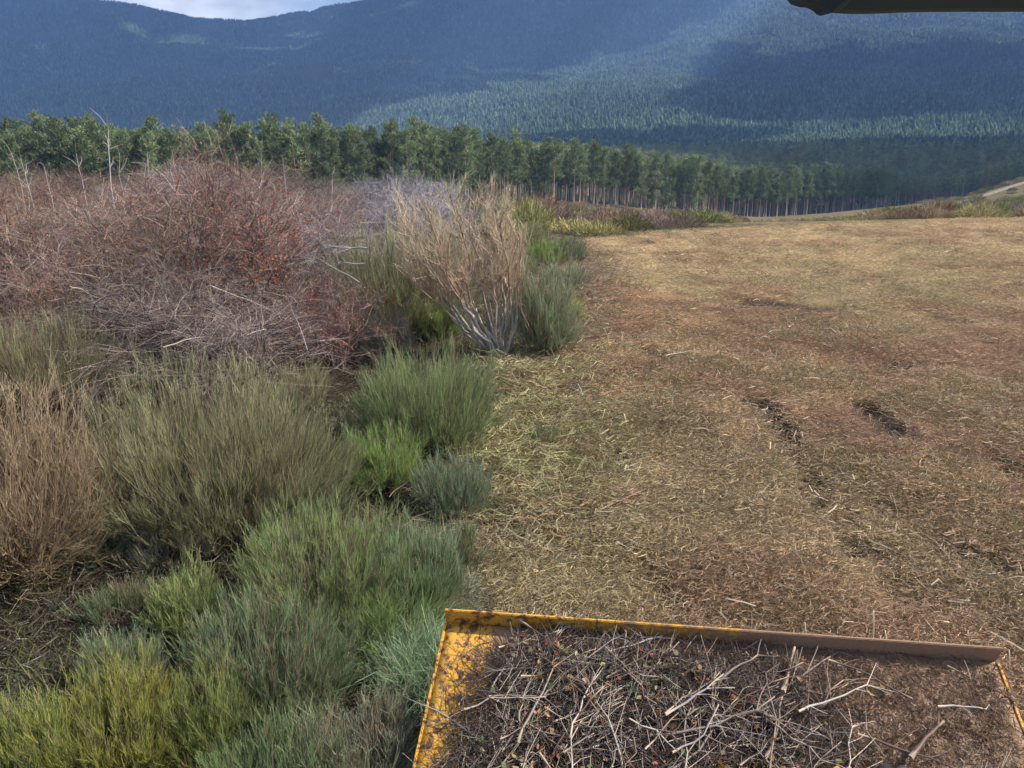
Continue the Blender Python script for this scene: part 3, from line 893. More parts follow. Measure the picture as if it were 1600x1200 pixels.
for i, (w_, lc) in enumerate([((.155, .10, .08), ((.40, .075, .035), (.36, .15, .05), (.22, .15, .05))),
                              ((.185, .14, .125), ((.34, .10, .05), (.27, .14, .06))),
                              ((.145, .098, .082), ((.46, .06, .03), (.48, .12, .04))),
                              ((.18, .125, .09), ((.34, .22, .07), (.38, .14, .05))),
                              ((.23, .20, .22), ((.24, .12, .10),))]):
    g_, l_ = thorn(tr_, 1.45, 2.2, wood=w_, nl=[4600, 900, 6500, 4000, 200][i], leafc=lc, n3=1700, n4=5600, tw=.0036, bright=[.035, .06, .03, .045, .09][i])
    TH.append((g_.mesh('thorn_branches', M_WOOD), l_.mesh('thorn_leaves', M_LEAF)))
thorn_rows = [(8.9, 170, 400, 3, 1.45), (10.5, 40, 430, 5, 1.95), (13, -60, 470, 7, 2.25), (16, -100, 510, 8, 2.2), (20, -120, 560, 9, 2.1),
              (25, -120, 720, 11, 2.1), (32, -120, 760, 12, 2.1), (42, -120, 790, 13, 2.2), (56, -120, 800, 14, 2.5)]
def put_thorn(x, y, k, s, sz, label, group='leafless thorn bushes of the thicket'):
    e = empty('thorn_bush', (x, y, h1(x, y) - .03), label, 'bush', group, tr_.uniform(0, 6.28))
    e.scale = (s, s, sz)
    link('branches', TH[k][0], e); link('leaves', TH[k][1], e)
for (d, u0, u1, n, H) in thorn_rows:
    for i in range(n):
        u = u0 + (u1 - u0) * (i + .5) / n + tr_.normal(0, 12)
        y = d * tr_.uniform(.93, 1.07); x = xof(u, 300, y)
        k = int(tr_.choice([0, 1, 2, 3], p=[.33, .31, .14, .22]))
        if d > 18 and 560 < u < 720: k = 4
        h = .88 * H * (tr_.uniform(.58, .98) + .26 * math.exp(-((u - 320) / 130) ** 2))
        near = 'front row of the leafless thicket' if d < 11 else ('middle of the leafless thicket' if d < 26 else 'far side of the thicket before the pines')
        nm = ['reddish brown', 'greyish', 'red leaved', 'yellowish brown', 'violet grey'][k]
        put_thorn(x, y, k, max(.8, h / 2.2) * (1 + .008 * d), h / 2.2, '%s tangled thorn bush, %s' % (nm, near), '%s bushes, %s' % (nm, near))
put_thorn(xof(340, 250, 13.5), 13.5, 2, .9, 1.08, 'highest red leaved thorn bush, rising above the middle of the thicket')
put_thorn(xof(505, 480, 9.5), 9.5, 2, .62, .52, 'small crimson leaved bush right of centre at the foot of the thicket')
put_thorn(xof(535, 440, 12.), 12., 4, .52, .75, 'bare silvery grey bush at the right end of the thicket')
put_thorn(xof(635, 300, 17), 17, 4, .9, .95, 'bare violet grey bush standing behind the olive broom')

# pale bare saplings sticking out of the thicket --------------------------------
def sapling(u, vt, d, lean, label, r=.017, curve=0.0):
    rng = np.random.default_rng(int(u) + 7)
    x = xof(u, vt, d); z0 = h1(x - lean, d)
    Ht = 2.6 + slope_of(vt) * d - z0
    t = np.linspace(0, 1, 10)
    g = Geo()
    P = np.stack([lean * t + curve * np.sin(t * math.pi) , .1 * t, Ht * t], -1)[None]
    P += np.cumsum(rng.normal(0, .018, P.shape), 1)
    c = np.array([.33, .29, .26])
    g.tubes(P, (r * (1 - .7 * t))[None], np.tile(c, (1, 10, 1)), 5, False)
    n = 14
    i = rng.integers(4, 10, n); s0 = P[0, i]
    dv = nrm(rng.normal(0, .6, (n, 3)) + np.array([0, 0, .9])); ln = rng.uniform(.15, .5, (n, 1))
    g.tubes(np.stack([s0, s0 + dv * ln * .5 + .02, s0 + dv * ln], 1), np.tile([.007, .005, .002], (n, 1)), np.tile(c * .8, (n, 3, 1)), 3, False)
    me = g.mesh('bare_sapling', M_WOOD)
    o = link('bare_sapling', me); o.location = (x - lean, d, z0)
    tagit(o, label, 'sapling', 'pale bare saplings sticking out of the thicket')
for a in [(165, 205, 16, -.12, 'tallest pale bare sapling, its tip bent right against the pines', .024, -.12), (120, 245, 18, -.3, 'pale sapling leaning left in front of the pines'),
          (12, 235, 15, -.25, 'pale sapling close to the left photo edge'), (30, 250, 17, -.3, 'second pale sapling from the left photo edge'), (62, 262, 20, -.3, 'thin sapling between the pair at the left and the leaning one'),
          (183, 250, 15, .0, 'short pale sapling just right of the tallest one'), (225, 238, 19, .15, 'thin sapling right of the short pale one'), (398, 235, 18, .15, 'forked grey sapling right of the highest red bush'),
          (440, 250, 20, -.1, 'slender grey sapling above the right half of the thicket'), (520, 275, 19, .1, 'slender sapling above the right end of the thicket')]:
    sapling(*a)
# pale dead branches lying across the thicket front
def dead_branch(u0, v0, u1, v1, d, label, r=.012, kids=9):
    rng = np.random.default_rng(int(u0 * 3 + v0))
    A = CAM + ray(u0, v0) / ray(u0, v0)[1] * d; B = CAM + ray(u1, v1) / ray(u1, v1)[1] * (d + .4)
    t = np.linspace(0, 1, 8)
    P = (A[None] * (1 - t[:, None]) + B[None] * t[:, None] - A)[None]
    Ln = np.linalg.norm(B - A)
    P[0, :, 2] += .06 * Ln * np.sin(t * 3.1)
    P += np.cumsum(rng.normal(0, .015 * Ln, P.shape), 1)
    g = Geo(); c = np.array([.27, .235, .205])
    g.tubes(P, (r * (1 - .7 * t))[None], np.tile(c, (1, 8, 1)), 5, False)
    i = rng.integers(2, 8, kids); s0 = P[0, i]; d0 = nrm(B - A)
    dv = nrm(d0 + rng.normal(0, .5, (kids, 3))); ln = Ln * rng.uniform(.12, .4, (kids, 1))
    g.tubes(np.stack([s0, s0 + dv * ln * .5 + rng.normal(0, .01, (kids, 3)), s0 + dv * ln], 1), np.tile([r * .4, r * .3, r * .12], (kids, 1)), np.tile(c * .85, (kids, 3, 1)), 3, False)
    o = link('dead_branch', g.mesh('dead_branch', M_WOOD)); o.location = A
    tagit(o, label, 'branch', 'pale dead branches caught in the thicket')
dead_branch(575, 388, 485, 402, 9.5, 'pale dead branch pointing left at the right end of the thicket', .013, 12)
dead_branch(570, 412, 500, 425, 9.3, 'second pale dead branch just under the one pointing left', .011, 12)
dead_branch(560, 440, 440, 398, 9.2, 'long pale dead branch rising left inside the thicket', .010)
dead_branch(480, 545, 448, 465, 8.2, 'short bright dead stick standing in the thicket front', .007, 2)
dead_branch(330, 445, 420, 490, 8.4, 'pale dead branch slanting down across the thicket front', .008)
dead_branch(255, 545, 320, 527, 7.2, 'bleached branch lying above the widest olive broom', .010, 5)
dead_branch(108, 448, 150, 470, 7.9, 'short bleached branch above the olive brown broom', .008, 3)
dead_branch(0, 915, 125, 860, 4.3, 'dry tan branch sweeping up right below the dry tan broom', .008, 26)

# ------------------------------------------------------------------ heath beyond and beside the field
def heath_mesh(rng, cols, R=1.0, H=.75, n=700, w=.03):
    g = Geo()
    ph = rng.uniform(0, 6.283, n); q = np.sqrt(rng.random(n))
    s = np.stack([R * .8 * q * np.cos(ph), R * .8 * q * np.sin(ph), H * (1 - .85 * q * q) * rng.uniform(.05, .85, n)], -1)
    d = nrm(np.stack([np.cos(ph) * q, np.sin(ph) * q, np.full(n, .9)], -1) + rng.normal(0, .35, (n, 3)))
    ln = rng.uniform(.12, .38, (n, 1)) * H
    c0, c1 = map(np.array, cols); k = rng.random((n, 1))
    c = (c0 * (1 - k) + c1 * k) * rng.uniform(.7, 1.3, (n, 1))
    g.ribbons(np.stack([s, s + d * ln * .5, s + d * ln], 1), np.tile([w, w * .8, w * .3], (n, 1)), np.repeat(c[:, None], 3, 1), rng)
    return g.mesh('heath_shrub', M_LEAFV)
HC = [((.18, .13, .105), (.27, .20, .16)), ((.20, .15, .10), (.30, .23, .14)), ((.14, .15, .06), (.24, .23, .10)), ((.20, .10, .07), (.30, .17, .11)), ((.11, .14, .055), (.18, .20, .08)), ((.24, .22, .10), (.34, .30, .13))]
HN = ['purplish brown', 'tan', 'olive', 'russet', 'green', 'straw coloured']
hrng = np.random.default_rng(61)
HM = [heath_mesh(hrng, c) for c in HC]
def put_heath(x, y, k, s, sz, label, group):
    o = link('heath_shrub', HM[k]); o.location = (x, y, h1(x, y) - .05)
    o.rotation_euler = (0, 0, hrng.uniform(0, 6.28)); o.scale = (s, s, sz)
    tagit(o, label, 'shrub', group)
# slope between the field and the plantation
nh = 0
tries = 0
placed = []
while nh < 230 and tries < 20000:
    tries += 1
    u = hrng.uniform(740, 1160); y = math.exp(hrng.uniform(math.log(31), math.log(215)))
    a = (u - 800) / 1240
    yf = np.interp(a, [-.05, 0.0, 0.1, 0.3, 0.64], [24, 29, 32, 39, 44])
    if y < yf + 1 or y > float(edge_d(a)) - 2: continue
    x = a * y
    if any((x - q[0]) ** 2 + (y - q[1]) ** 2 < (1.1 + .004 * y) ** 2 * (1.4) for q in placed): continue
    placed.append((x, y))
    k = int(hrng.choice(6, p=[.34, .2, .16, .1, .06, .14]))
    s = hrng.uniform(.8, 1.5) * (1 + y / 200); sz = hrng.uniform(.8, 1.5)
    if y < 45 and a < .06: sz *= 1.5
    where = 'near the end of the field edge' if y < 60 else ('halfway down the slope to the plantation' if y < 120 else 'at the foot of the plantation pines')
    put_heath(x, y, k, s, sz, '%s heath shrub %s' % (HN[k], where), '%s heath shrubs %s' % (HN[k], where))
    nh += 1
# band of bushes over the field crest on the right
for i in range(84):
    u = hrng.uniform(1120, 1720); a = (u - 800) / 1240
    y = hrng.uniform(47, 66); x = a * y
    k = int(hrng.choice(6, p=[.25, .35, .13, .1, .02, .15]))
    hh = 2.6 + slope_of(float(np.interp(u, [1120, 1350, 1400, 1480, 1600, 1720], [346, 332, 314, 308, 306, 304]))) * y - h1(x, y)
    hh = max(.35, hh * hrng.uniform(.7, 1.05))
    put_heath(x, y, k, hrng.uniform(.9, 1.9), hh / .8, '%s bush on the far rim of the field, right side' % HN[k], '%s bushes on the far rim of the field' % HN[k])
# russet one in front of the plantation
for (u, v, y, k, s, sz, lb) in [(850, 330, 62, 3, 2.1, 2.6, 'round russet bush standing alone before the plantation trunks'), (830, 345, 48, 0, 2.0, 1.9, 'purplish bush below the round russet one'),
                                (960, 345, 60, 5, 1.8, 1.4, 'straw coloured mound right of the purplish bush'), (780, 350, 40, 2, 1.6, 1.8, 'olive mound behind the bare trunked broom')]:
    put_heath(xof(u, v, y), y, k, s, sz, lb, None)

# dirt road crossing the spur on the far right
us = np.linspace(1455, 1760, 40)
V = []
for j, u in enumerate(us):
    yc = 150 + 38 * (u - 1455) / 145.0 if u < 1600 else 188 + 8 * (u - 1600) / 160
    for q in (-3.4, -1.2, 1.2, 3.4):
        y = yc + q; x = xof(u, 290, yc)
        V.append((x, y, h1(x, y) + .10 + (.05 if abs(q) < 2 else 0)))
F = [[i * 4 + j, i * 4 + j + 1, (i + 1) * 4 + j + 1, (i + 1) * 4 + j] for i in range(len(us) - 1) for j in range(3)]
o = link('dirt_road', mesh_np('dirt_road', np.array(V), np.array(F), M_SOIL, np.tile(np.array([.30, .25, .19]), (len(V), 1)), True)); o['kind'] = 'structure'
k_ = 0
while k_ < 80:
    u = hrng.uniform(1440, 1700); y = hrng.uniform(85, 230)
    yc = 150 + 38 * (u - 1455) / 145.0 if u < 1600 else 188 + 8 * (u - 1600) / 160
    if yc - 6 < y < yc + 5: continue
    x = xof(u, 295, y); s_ = hrng.uniform(1.2, 2.4)
    kk = int(hrng.choice([2, 4, 1, 0], p=[.35, .35, .15, .15]))
    put_heath(x, y, kk, s_, s_ * .9, '%s bush on the spur crossed by the dirt road, far right' % HN[kk], '%s bushes by the dirt road' % HN[kk])
    k_ += 1

# ------------------------------------------------------------------ litter on the field
def tuft(rng, n, L0, L1, w, zmax=.04, spread=.10, up=.12, cvar=.35):
    g = Geo()
    s = np.column_stack([rng.normal(0, spread, (n, 2)), rng.uniform(0.002, zmax, n)])
    ph = rng.uniform(0, 6.283, n)
    d = nrm(np.stack([np.cos(ph), np.sin(ph), rng.normal(0, up, n)], -1)); ln = rng.uniform(L0, L1, (n, 1))
    b = rng.normal(0, .12, (n, 3)) * ln
    P = np.stack([s, s + d * ln * .5 + b, s + d * ln], 1)
    P[:, :, 2] = np.maximum(P[:, :, 2], 0.0)
    c = np.ones((n, 3)) * rng.uniform(1 - cvar, 1 + cvar, (n, 1)); c *= .62
    g.ribbons(P, np.tile([w, w, w * .6], (n, 1)) * rng.uniform(.5, 1.5, (n, 1)), np.repeat(c[:, None], 3, 1), rng)
    return g
lr = np.random.default_rng(3)
c_straw = variants_collection('straw', [tuft(lr, 44, .012, .075, .0027, .035).mesh('straw', M_INST) for _ in range(4)])
c_chip = variants_collection('wood_chip', [tuft(lr, 4, .03, .20, .006, .05, .16, .25).mesh('wood_chip', M_INST) for _ in range(4)])
c_grass = variants_collection('grass_tuft', [tuft(lr, 34, .05, .14, .0032, .01, .05, 1.4).mesh('grass_tuft', M_INST) for _ in range(3)])
c_fine = variants_collection('twig_litter', [tuft(lr, 22, .05, .22, .004, .06, .12, .3).mesh('twig_litter', M_INST) for _ in range(4)])
def field_points(n, dmin, dmax, rng, mask='field'):
    a = rng.uniform(-.75, .80, n * 3); d = np.exp(rng.uniform(math.log(dmin), math.log(dmax), n * 3))
    x = a * d; f = field_mask(x, d)
    r = rng.random(len(x))
    ok = (r < f) if mask == 'field' else (r > f)
    x, d = x[ok][:n], d[ok][:n]
    return x, d
def lay(name, n, dmin, dmax, coll, nv, colf, sc0, sc1, rng, mask='field', label='', cat='', grow=.02, keepf=None):
    x, y = field_points(n, dmin, dmax, rng, mask)
    if keepf is not None:
        k = rng.random(len(x)) < keepf(x, y); x, y = x[k], y[k]
    z = hgt(x, y) ; n = len(x)
    rot = np.column_stack([rng.normal(0, .12, n), rng.normal(0, .12, n), rng.uniform(0, 6.28, n)])
    s = rng.uniform(sc0, sc1, n) * (1 + grow * y)
    o = scatter(name, np.column_stack([x, y, z]), rot, s, colf(x, y, rng), coll, nv)
    tagit(o, label, cat)
def c_field(x, y, rng):
    return field_colour(x, y) * 1.95 * (rng.uniform(.55, 1.05, (len(x), 1)) + .35 * (rng.random((len(x), 1)) < .2))
def c_pale(x, y, rng):
    return np.array([.78, .62, .42]) * rng.uniform(.35, 1.05, (len(x), 1))
def c_green(x, y, rng):
    k = rng.random((len(x), 1))
    return (np.array([.24, .29, .09]) * k + np.array([.40, .34, .13]) * (1 - k)) * rng.uniform(.6, 1.2, (len(x), 1))
not_rut = lambda x, y: (1 - np.clip(track_depth(x, y) * 60, 0, .985)) * np.clip((fbm(x * 1.7 + 31, y * 1.7, 3) - .30) * 7, .12, 1)
lay('mulched_straw', 72000, 3.2, 42, c_straw, 4, c_field, .7, 1.3, lr, label='matted straw and shredded stalks covering the cut field', cat='straw', keepf=not_rut)
lay('wood_chips', 3600, 3.2, 40, c_chip, 4, c_pale, .4, 1.25, lr, label='pale splinters and chips strewn over the cut field', cat='wood chips', keepf=lambda x, y: (fbm(x * .6, y * .6, 2) > .40) * 1.0, grow=.035)
lay('grass_tufts', 9000, 3.2, 42, c_grass, 3, c_green, .5, 1.3, lr, label='short grass tufts between the straw', cat='grass', keepf=lambda x, y: np.clip((fbm(x * .5 + 8, y * .4, 3) - .42) * 5, 0, 1) * not_rut(x, y))
lay('mulch_clumps', 5200, 3.2, 42, c_straw, 4, lambda x, y, r: c_field(x, y, r) * 1.0, .9, 1.4, lr, label='thicker mats of shredded stalks lying on the cut field', cat='mulch',
    keepf=lambda x, y: np.clip((fbm(x * 1.1 + 44, y * 1.1, 3) - .46) * 8, 0, 1) * not_rut(x, y))
# cut brush pushed aside along the edge of the field
def edge_brush():
    r = np.random.default_rng(19); n = 2600
    y = np.exp(r.uniform(math.log(4.6), math.log(24), n)); x = np.interp(y, LBp[:, 1], LBp[:, 0]) + r.normal(.25, .33, n) * (1 + .02 * y)
    k = r.random((n, 1)); near = np.exp(-((y - 7.5) / 3.0) ** 2)[:, None]
    c = np.array([.62, .60, .26]) * near + np.array([.50, .38, .24]) * (1 - near)
    c = np.where(k < .3, np.array([.42, .24, .15]), c) * r.uniform(.5, 1.2, (n, 1))
    rot = np.column_stack([r.normal(0, .2, n), r.normal(0, .2, n), r.uniform(0, 6.28, n)])
    o = scatter('cut_brush', np.column_stack([x, y, hgt(x, y) + .02]), rot, r.uniform(.5, 1.35, n) * (1 + .02 * y), c, c_fine, 4)
    tagit(o, 'yellowish heap of cut brush pushed aside along the shrubs', 'cut brush')
edge_brush()
def c_floor(x, y, rng):
    k = fbm(x * .7 + 20, y * .7, 3)[:, None]
    return (np.array([.26, .18, .14]) * k + np.array([.20, .19, .09]) * (1 - k)) * rng.uniform(.4, 1.3, (len(x), 1)) * .55
lay('brush_litter', 22000, 2.0, 40, c_fine, 4, c_floor, .4, 1.0, lr, mask='rest', label='dead twigs and dry grass on the ground under the shrubs', cat='brush litter')
lay('undergrowth_grass', 7000, 2.0, 40, c_grass, 3, lambda x, y, r: c_green(x, y, r) * .55, .6, 1.5, lr, mask='rest', label='coarse grass growing between the shrubs', cat='grass',
    keepf=lambda x, y: np.clip((fbm(x * .9, y * .9 + 7, 3) - .40) * 5, 0.05, 1))

# ------------------------------------------------------------------ mulcher deck
def deck_pt(camvec):
    q = np.array(camvec, float)
    return np.array([q[0], q[1] * CP + q[2] * SP, -q[1] * SP + q[2] * CP + 2.6])
K = 2.772e-4
P1 = deck_pt(np.array([-100, 1209, -372]) * 10.48 * K)
dirA = deck_pt(np.array([8206, -1209, -212])) - np.array([0, 0, 2.6]); dirA /= np.linalg.norm(dirA)
dirB = deck_pt(-np.array([204, 1209, 998.0])) - np.array([0, 0, 2.6]); dirB -= dirA * dirA.dot(dirB); dirB /= np.linalg.norm(dirB)
dirN = np.cross(dirB, dirA); 
if dirN[2] < 0: dirN = -dirN
# deck frame: x across (left->right), y away from the tractor, z normal
MD = Matrix(((dirA[0], -dirB[0], dirN[0], P1[0]), (dirA[1], -dirB[1], dirN[1], P1[1]), (dirA[2], -dirB[2], dirN[2], P1[2]), (0, 0, 0, 1)))
DW, DLn = 2.30, 1.02
def paint_mat(name, mud=0.5, grad=True):
    m, t, o = new_mat(name)
    tc = t.nodes.new('ShaderNodeTexCoord'); sep = t.nodes.new('ShaderNodeSeparateXYZ')
    t.links.new(tc.outputs['Object'], sep.inputs[0])
    n1 = noise(t, tc.outputs['Object'], 24, 9, .72, .6); n2 = noise(t, tc.outputs['Object'], 60, 6, .7); n3 = noise(t, tc.outputs['Object'], 5, 5, .6)
    # rust pits and scrapes
    rust = ramp(t, n1, [(.50, (0, 0, 0)), (.565, (1, 1, 1))])
    pits = ramp(t, n2, [(.60, (0, 0, 0)), (.66, (1, 1, 1))])
    mxr = t.nodes.new('ShaderNodeMath'); mxr.operation = 'MAXIMUM'
    t.links.new(rust, mxr.inputs[0]); t.links.new(pits, mxr.inputs[1])
    yel = mixc(t, n3, (.52, .25, .028), (.64, .345, .05))
    rc = mixc(t, n2, (.075, .035, .022), (.17, .085, .05))
    c = mixc(t, mxr.outputs[0], yel, rc)
    # packed soil and sawdust, thicker towards the right of the deck
    mr = t.nodes.new('ShaderNodeMapRange'); mr.inputs['From Min'].default_value = .02; mr.inputs['From Max'].default_value = .42 if grad != 'lip' else 1.9
    mr.inputs['To Min'].default_value = -0.25 + mud if grad != 'lip' else -.1; mr.inputs['To Max'].default_value = .62 + mud if grad != 'lip' else .42
    t.links.new(sep.outputs['X'], mr.inputs['Value'])
    ad = t.nodes.new('ShaderNodeMath'); ad.operation = 'ADD'
    t.links.new(mr.outputs['Result'], ad.inputs[0]); t.links.new(n1, ad.inputs[1])
    mm = ramp(t, ad.outputs[0], [(.62, (0, 0, 0)), (.74, (1, 1, 1))])
    mudc = mixc(t, n2, (.15, .09, .055), (.38, .245, .155))
    c = mixc(t, mm, c, mudc)
    b = t.nodes.new('ShaderNodeBsdfPrincipled')
    t.links.new(c, b.inputs['Base Color'])
    rr = mixc(t, mm, (.5, .5, .5), (.95, .95, .95)); t.links.new(rr, b.inputs['Roughness'])
    b.inputs['Specular IOR Level'].default_value = .3
    bu = t.nodes.new('ShaderNodeBump'); bu.inputs['Strength'].default_value = .5; bu.inputs['Distance'].default_value = .006
    t.links.new(n2, bu.inputs['Height']); t.links.new(bu.outputs['Normal'], b.inputs['Normal'])
    t.links.new(b.outputs['BSDF'], o.inputs['Surface'])
    return m
M_DECK = paint_mat('worn_yellow_paint', .0)
M_LIP = paint_mat('worn_yellow_paint_lip', .0, 'lip')
M_EDGE = paint_mat('yellow_paint_bare', -.9)
def box(name, x0, x1, y0, y1, z0, z1, mat, parent, bev=.004):
    import bmesh
    bm = bmesh.new()
    bmesh.ops.create_cube(bm, size=1)
    for v in bm.verts:
        v.co = (x0 + (v.co.x + .5) * (x1 - x0), y0 + (v.co.y + .5) * (y1 - y0), z0 + (v.co.z + .5) * (z1 - z0))
    bmesh.ops.bevel(bm, geom=bm.edges[:], offset=bev, segments=2, affect='EDGES')
    me = bpy.data.meshes.new(name); bm.to_mesh(me); bm.free(); me.materials.append(mat)
    return link(name, me, parent)
deck = empty('mulcher_hood', P1, 'yellow steel mulcher hood heaped with broken twigs, rust and soil on it', 'mulcher hood')
deck.matrix_world = MD
# deck plate with dented surface
nx, ny = 60, 28
gx, gy = np.meshgrid(np.linspace(0, DW, nx), np.linspace(-DLn, 0, ny), indexing='ij')
gz = .004 * (fbm(gx * 3, gy * 3, 3) - .5)
top = np.stack([gx, gy, gz], -1).reshape(-1, 3); bot = top.copy(); bot[:, 2] = -.012
ii = np.arange(nx - 1)[:, None] * ny; jj = np.arange(ny - 1)[None, :]
Ft = np.stack([ii + jj, ii + ny + jj, ii + ny + jj + 1, ii + jj + 1], -1).reshape(-1, 4)
Fb = Ft[:, ::-1] + nx * ny
rim = [i * ny for i in range(nx)] + [(nx - 1) * ny + j for j in range(1, ny)] + [i * ny + ny - 1 for i in range(nx - 2, -1, -1)] + [j for j in range(ny - 2, 0, -1)]
Fs = [[rim[i], rim[i] + nx * ny, rim[(i + 1) % len(rim)] + nx * ny, rim[(i + 1) % len(rim)]] for i in range(len(rim))]
me = mesh_np('deck_plate', np.concatenate([top, bot]), np.concatenate([Ft, Fb, np.array(Fs)]), M_DECK, None, False)
link('deck_plate', me, deck)
box('rear_lip', -.006, DW + .006, .002, .014, -.03, .088, M_LIP, deck, .003)
box('side_skirt', -.014, -.002, -DLn, .0, -.20, .006, M_EDGE, deck, .002)
box('side_skirt', DW + .002, DW + .014, -DLn, .0, -.20, .006, M_EDGE, deck, .002)
box('front_beam', -.01, DW + .01, -DLn - .12, -DLn - .003, -.22, .01, M_LIP, deck, .004)
box('stiffener_rib', .10, .22, -.80, -.79, .001, .035, M_EDGE, deck, .002)
def hump(name, x, y, r, h, mat, w=.05):
    g = Geo()
    t = np.linspace(0, math.pi, 9)
    P = np.stack([x + r * np.cos(t), np.full(9, y), h * np.sin(t)], -1)[None]
    g.tubes(P, np.full((1, 9), w), np.ones((1, 9, 3)) * .5, 8, True)
    me = g.mesh(name, mat, True); return link(name, me, deck)
# lifting lugs and the hose at the tractor end
lug_y = None

def deck_at(u, v, lift=0.0):
    """deck coordinates seen at photo pixel"""
    r = ray(u, v); n_ = dirN; p0 = P1 + dirN * lift
    t = n_.dot(p0 - CAM) / n_.dot(r)
    q = CAM + r * t - P1
    return float(q.dot(dirA)), float(-q.dot(dirB))
M_BLK, t_, o_ = new_mat('black_rubber')
b_ = t_.nodes.new('ShaderNodeBsdfPrincipled'); b_.inputs['Base Color'].default_value = (.03, .03, .032, 1); b_.inputs['Roughness'].default_value = .6
t_.links.new(b_.outputs['BSDF'], o_.inputs['Surface'])
for (u, wd, mat, nm) in [(1150, .075, M_EDGE, 'lifting_lug'), (1232, .035, M_EDGE, 'lifting_lug'), (1318, .04, M_EDGE, 'lifting_lug'), (1398, .05, M_BLK, 'hydraulic_hose')]:
    dx, dy = deck_at(u, 1196, .09)
    hump(nm, dx, dy - .02, wd, .085, mat, .022 if mat is M_EDGE else .03)

# twigs heaped on the deck ------------------------------------------------------
def stick_mesh(rng, L, r, col, nk=3, bend=.08, k=5, jag=True):
    g = Geo(); S = 7; t = np.linspace(-.5, .5, S)
    P = np.stack([L * t, np.zeros(S), np.zeros(S)], -1)[None]
    P[:, :, 1:] += np.cumsum(rng.normal(0, bend * L / S * 1.6, (1, S, 2)), 1) * np.array([1, .35])
    Rr = r * np.linspace(1.15, .55, S)[None] * rng.uniform(.85, 1.15, (1, S))
    c = np.tile(np.array(col), (1, S, 1)) * rng.uniform(.8, 1.2, (1, S, 1)); c[0, 0] = c[0, -1] = np.array([.34, .26, .18])
    g.tubes(P, Rr, c, k, True)
    if nk:
        i = rng.integers(1, S, nk); s0 = P[0, i]; sg = rng.choice([-1, 1], nk)
        dv = nrm(np.stack([np.full(nk, .8), sg * rng.uniform(.4, 1, nk), rng.uniform(-.05, .25, nk)], -1)); ln = L * rng.uniform(.12, .4, (nk, 1))
        g.tubes(np.stack([s0, s0 + dv * ln * .5 + rng.normal(0, .01 * L, (nk, 3)), s0 + dv * ln], 1), r * np.tile([.5, .4, .2], (nk, 1)), np.tile(np.array(col), (nk, 3, 1)), 4, True)
    return g.mesh('stick', M_WOOD)
sr = np.random.default_rng(8)
WC = [(.23, .185, .15), (.165, .11, .078), (.09, .055, .040), (.33, .275, .225), (.20, .125, .10), (.15, .085, .055)]
WN = ['grey', 'brown', 'dark brown', 'pale', 'purplish', 'umber']
ST_ = {}
for ci in range(6):
    for li, L_ in enumerate((.14, .26, .42)):
        ST_[(ci, li)] = [stick_mesh(sr, L_, [.0018, .0027, .0039][li], WC[ci], nk=[1, 4, 7][li], bend=.17) for _ in range(2)]
def pile_h(x, y):
    """height of the heap over the deck plate"""
    e = np.clip((x - .10) / .25, 0, 1) * np.clip((1.80 - x + .5 * (-y - .3)) / .6, 0, 1) * np.clip((-y - .06) / .18, 0, 1)
    return .075 * e * (.6 + .8 * fbm(np.atleast_1d(x) * 4, np.atleast_1d(y) * 4, 2)[0] if np.isscalar(x) else e * .075)
def in_pile(x, y):
    e = np.clip((x - .09 - .16 * np.clip(1 + y * 1.9, 0, 1)) / .18, 0, 1) * np.clip((1.62 - x + .55 * (-y - .25)) / .35, 0, 1) * np.clip((-y - .05) / .12, 0, 1)
    return e
ns = 0
while ns < 290:
    x = sr.uniform(.1, 2.2); y = -sr.uniform(.06, 1.0)
    if sr.random() > float(in_pile(x, y)) * .97 + .03: continue
    ci = int(sr.choice(6, p=[.30, .18, .08, .24, .12, .08])); li = int(sr.choice(3, p=[.4, .38, .22]))
    me = ST_[(ci, li)][int(sr.integers(0, 2))]
    o = link('stick', me)
    lift = .008 + float(in_pile(x, y)) * sr.uniform(.02, .095)
    an = sr.normal(-.5, .5) if sr.random() < .35 else (sr.normal(.7, .4) if sr.random() < .6 else sr.uniform(0, 3.14))
    o.matrix_world = MD @ Matrix.Translation((x, y, lift)) @ Matrix.Rotation(an, 4, 'Z') @ Matrix.Rotation(sr.normal(0, .09), 4, 'Y')
    s = sr.uniform(.7, 1.35); o.scale = (s, s, s)
    L_ = ['short', 'middle length', 'long'][li]
    tagit(o, '%s %s broken stick in the heap on the yellow hood' % (L_, WN[ci]), 'stick', '%s %s sticks heaped on the hood' % (L_, WN[ci]))
    ns += 1
# sticks one can single out: (u0,v0)-(u1,v1) seen on the deck
def named_stick(u0, v0, u1, v1, r, col, label, lift=.085, nk=2, seed=1, bend=.05, name='stick'):
    a = deck_at(u0, v0, lift); b = deck_at(u1, v1, lift)
    L_ = math.hypot(b[0] - a[0], b[1] - a[1])
    me = stick_mesh(np.random.default_rng(seed), L_, r * .95, [q * .62 for q in col], nk, bend * 1.6)
    o = link(name, me)
    o.matrix_world = MD @ Matrix.Translation(((a[0] + b[0]) / 2, (a[1] + b[1]) / 2, lift)) @ Matrix.Rotation(math.atan2(b[1] - a[1], b[0] - a[0]), 4, 'Z')
    tagit(o, label, 'stick')
PALE = (.50, .44, .38)
named_stick(795, 1162, 628, 1090, .0045, (.46, .42, .38), 'long pale forked stick jutting out over the left edge of the hood', .05, 3, 3, .05)
named_stick(808, 1160, 862, 1042, .0055, (.52, .43, .34), 'thick peeled stick standing out near the left of the heap', .10, 1, 4, .03)
named_stick(1035, 995, 905, 1030, .0035, PALE, 'upper of two slanting pale sticks under the lip, middle of the hood', .06, 5, 5)
named_stick(975, 990, 858, 1070, .0032, PALE, 'long straight slanting pale stick rising to the lip', .07, 2, 6, .03)
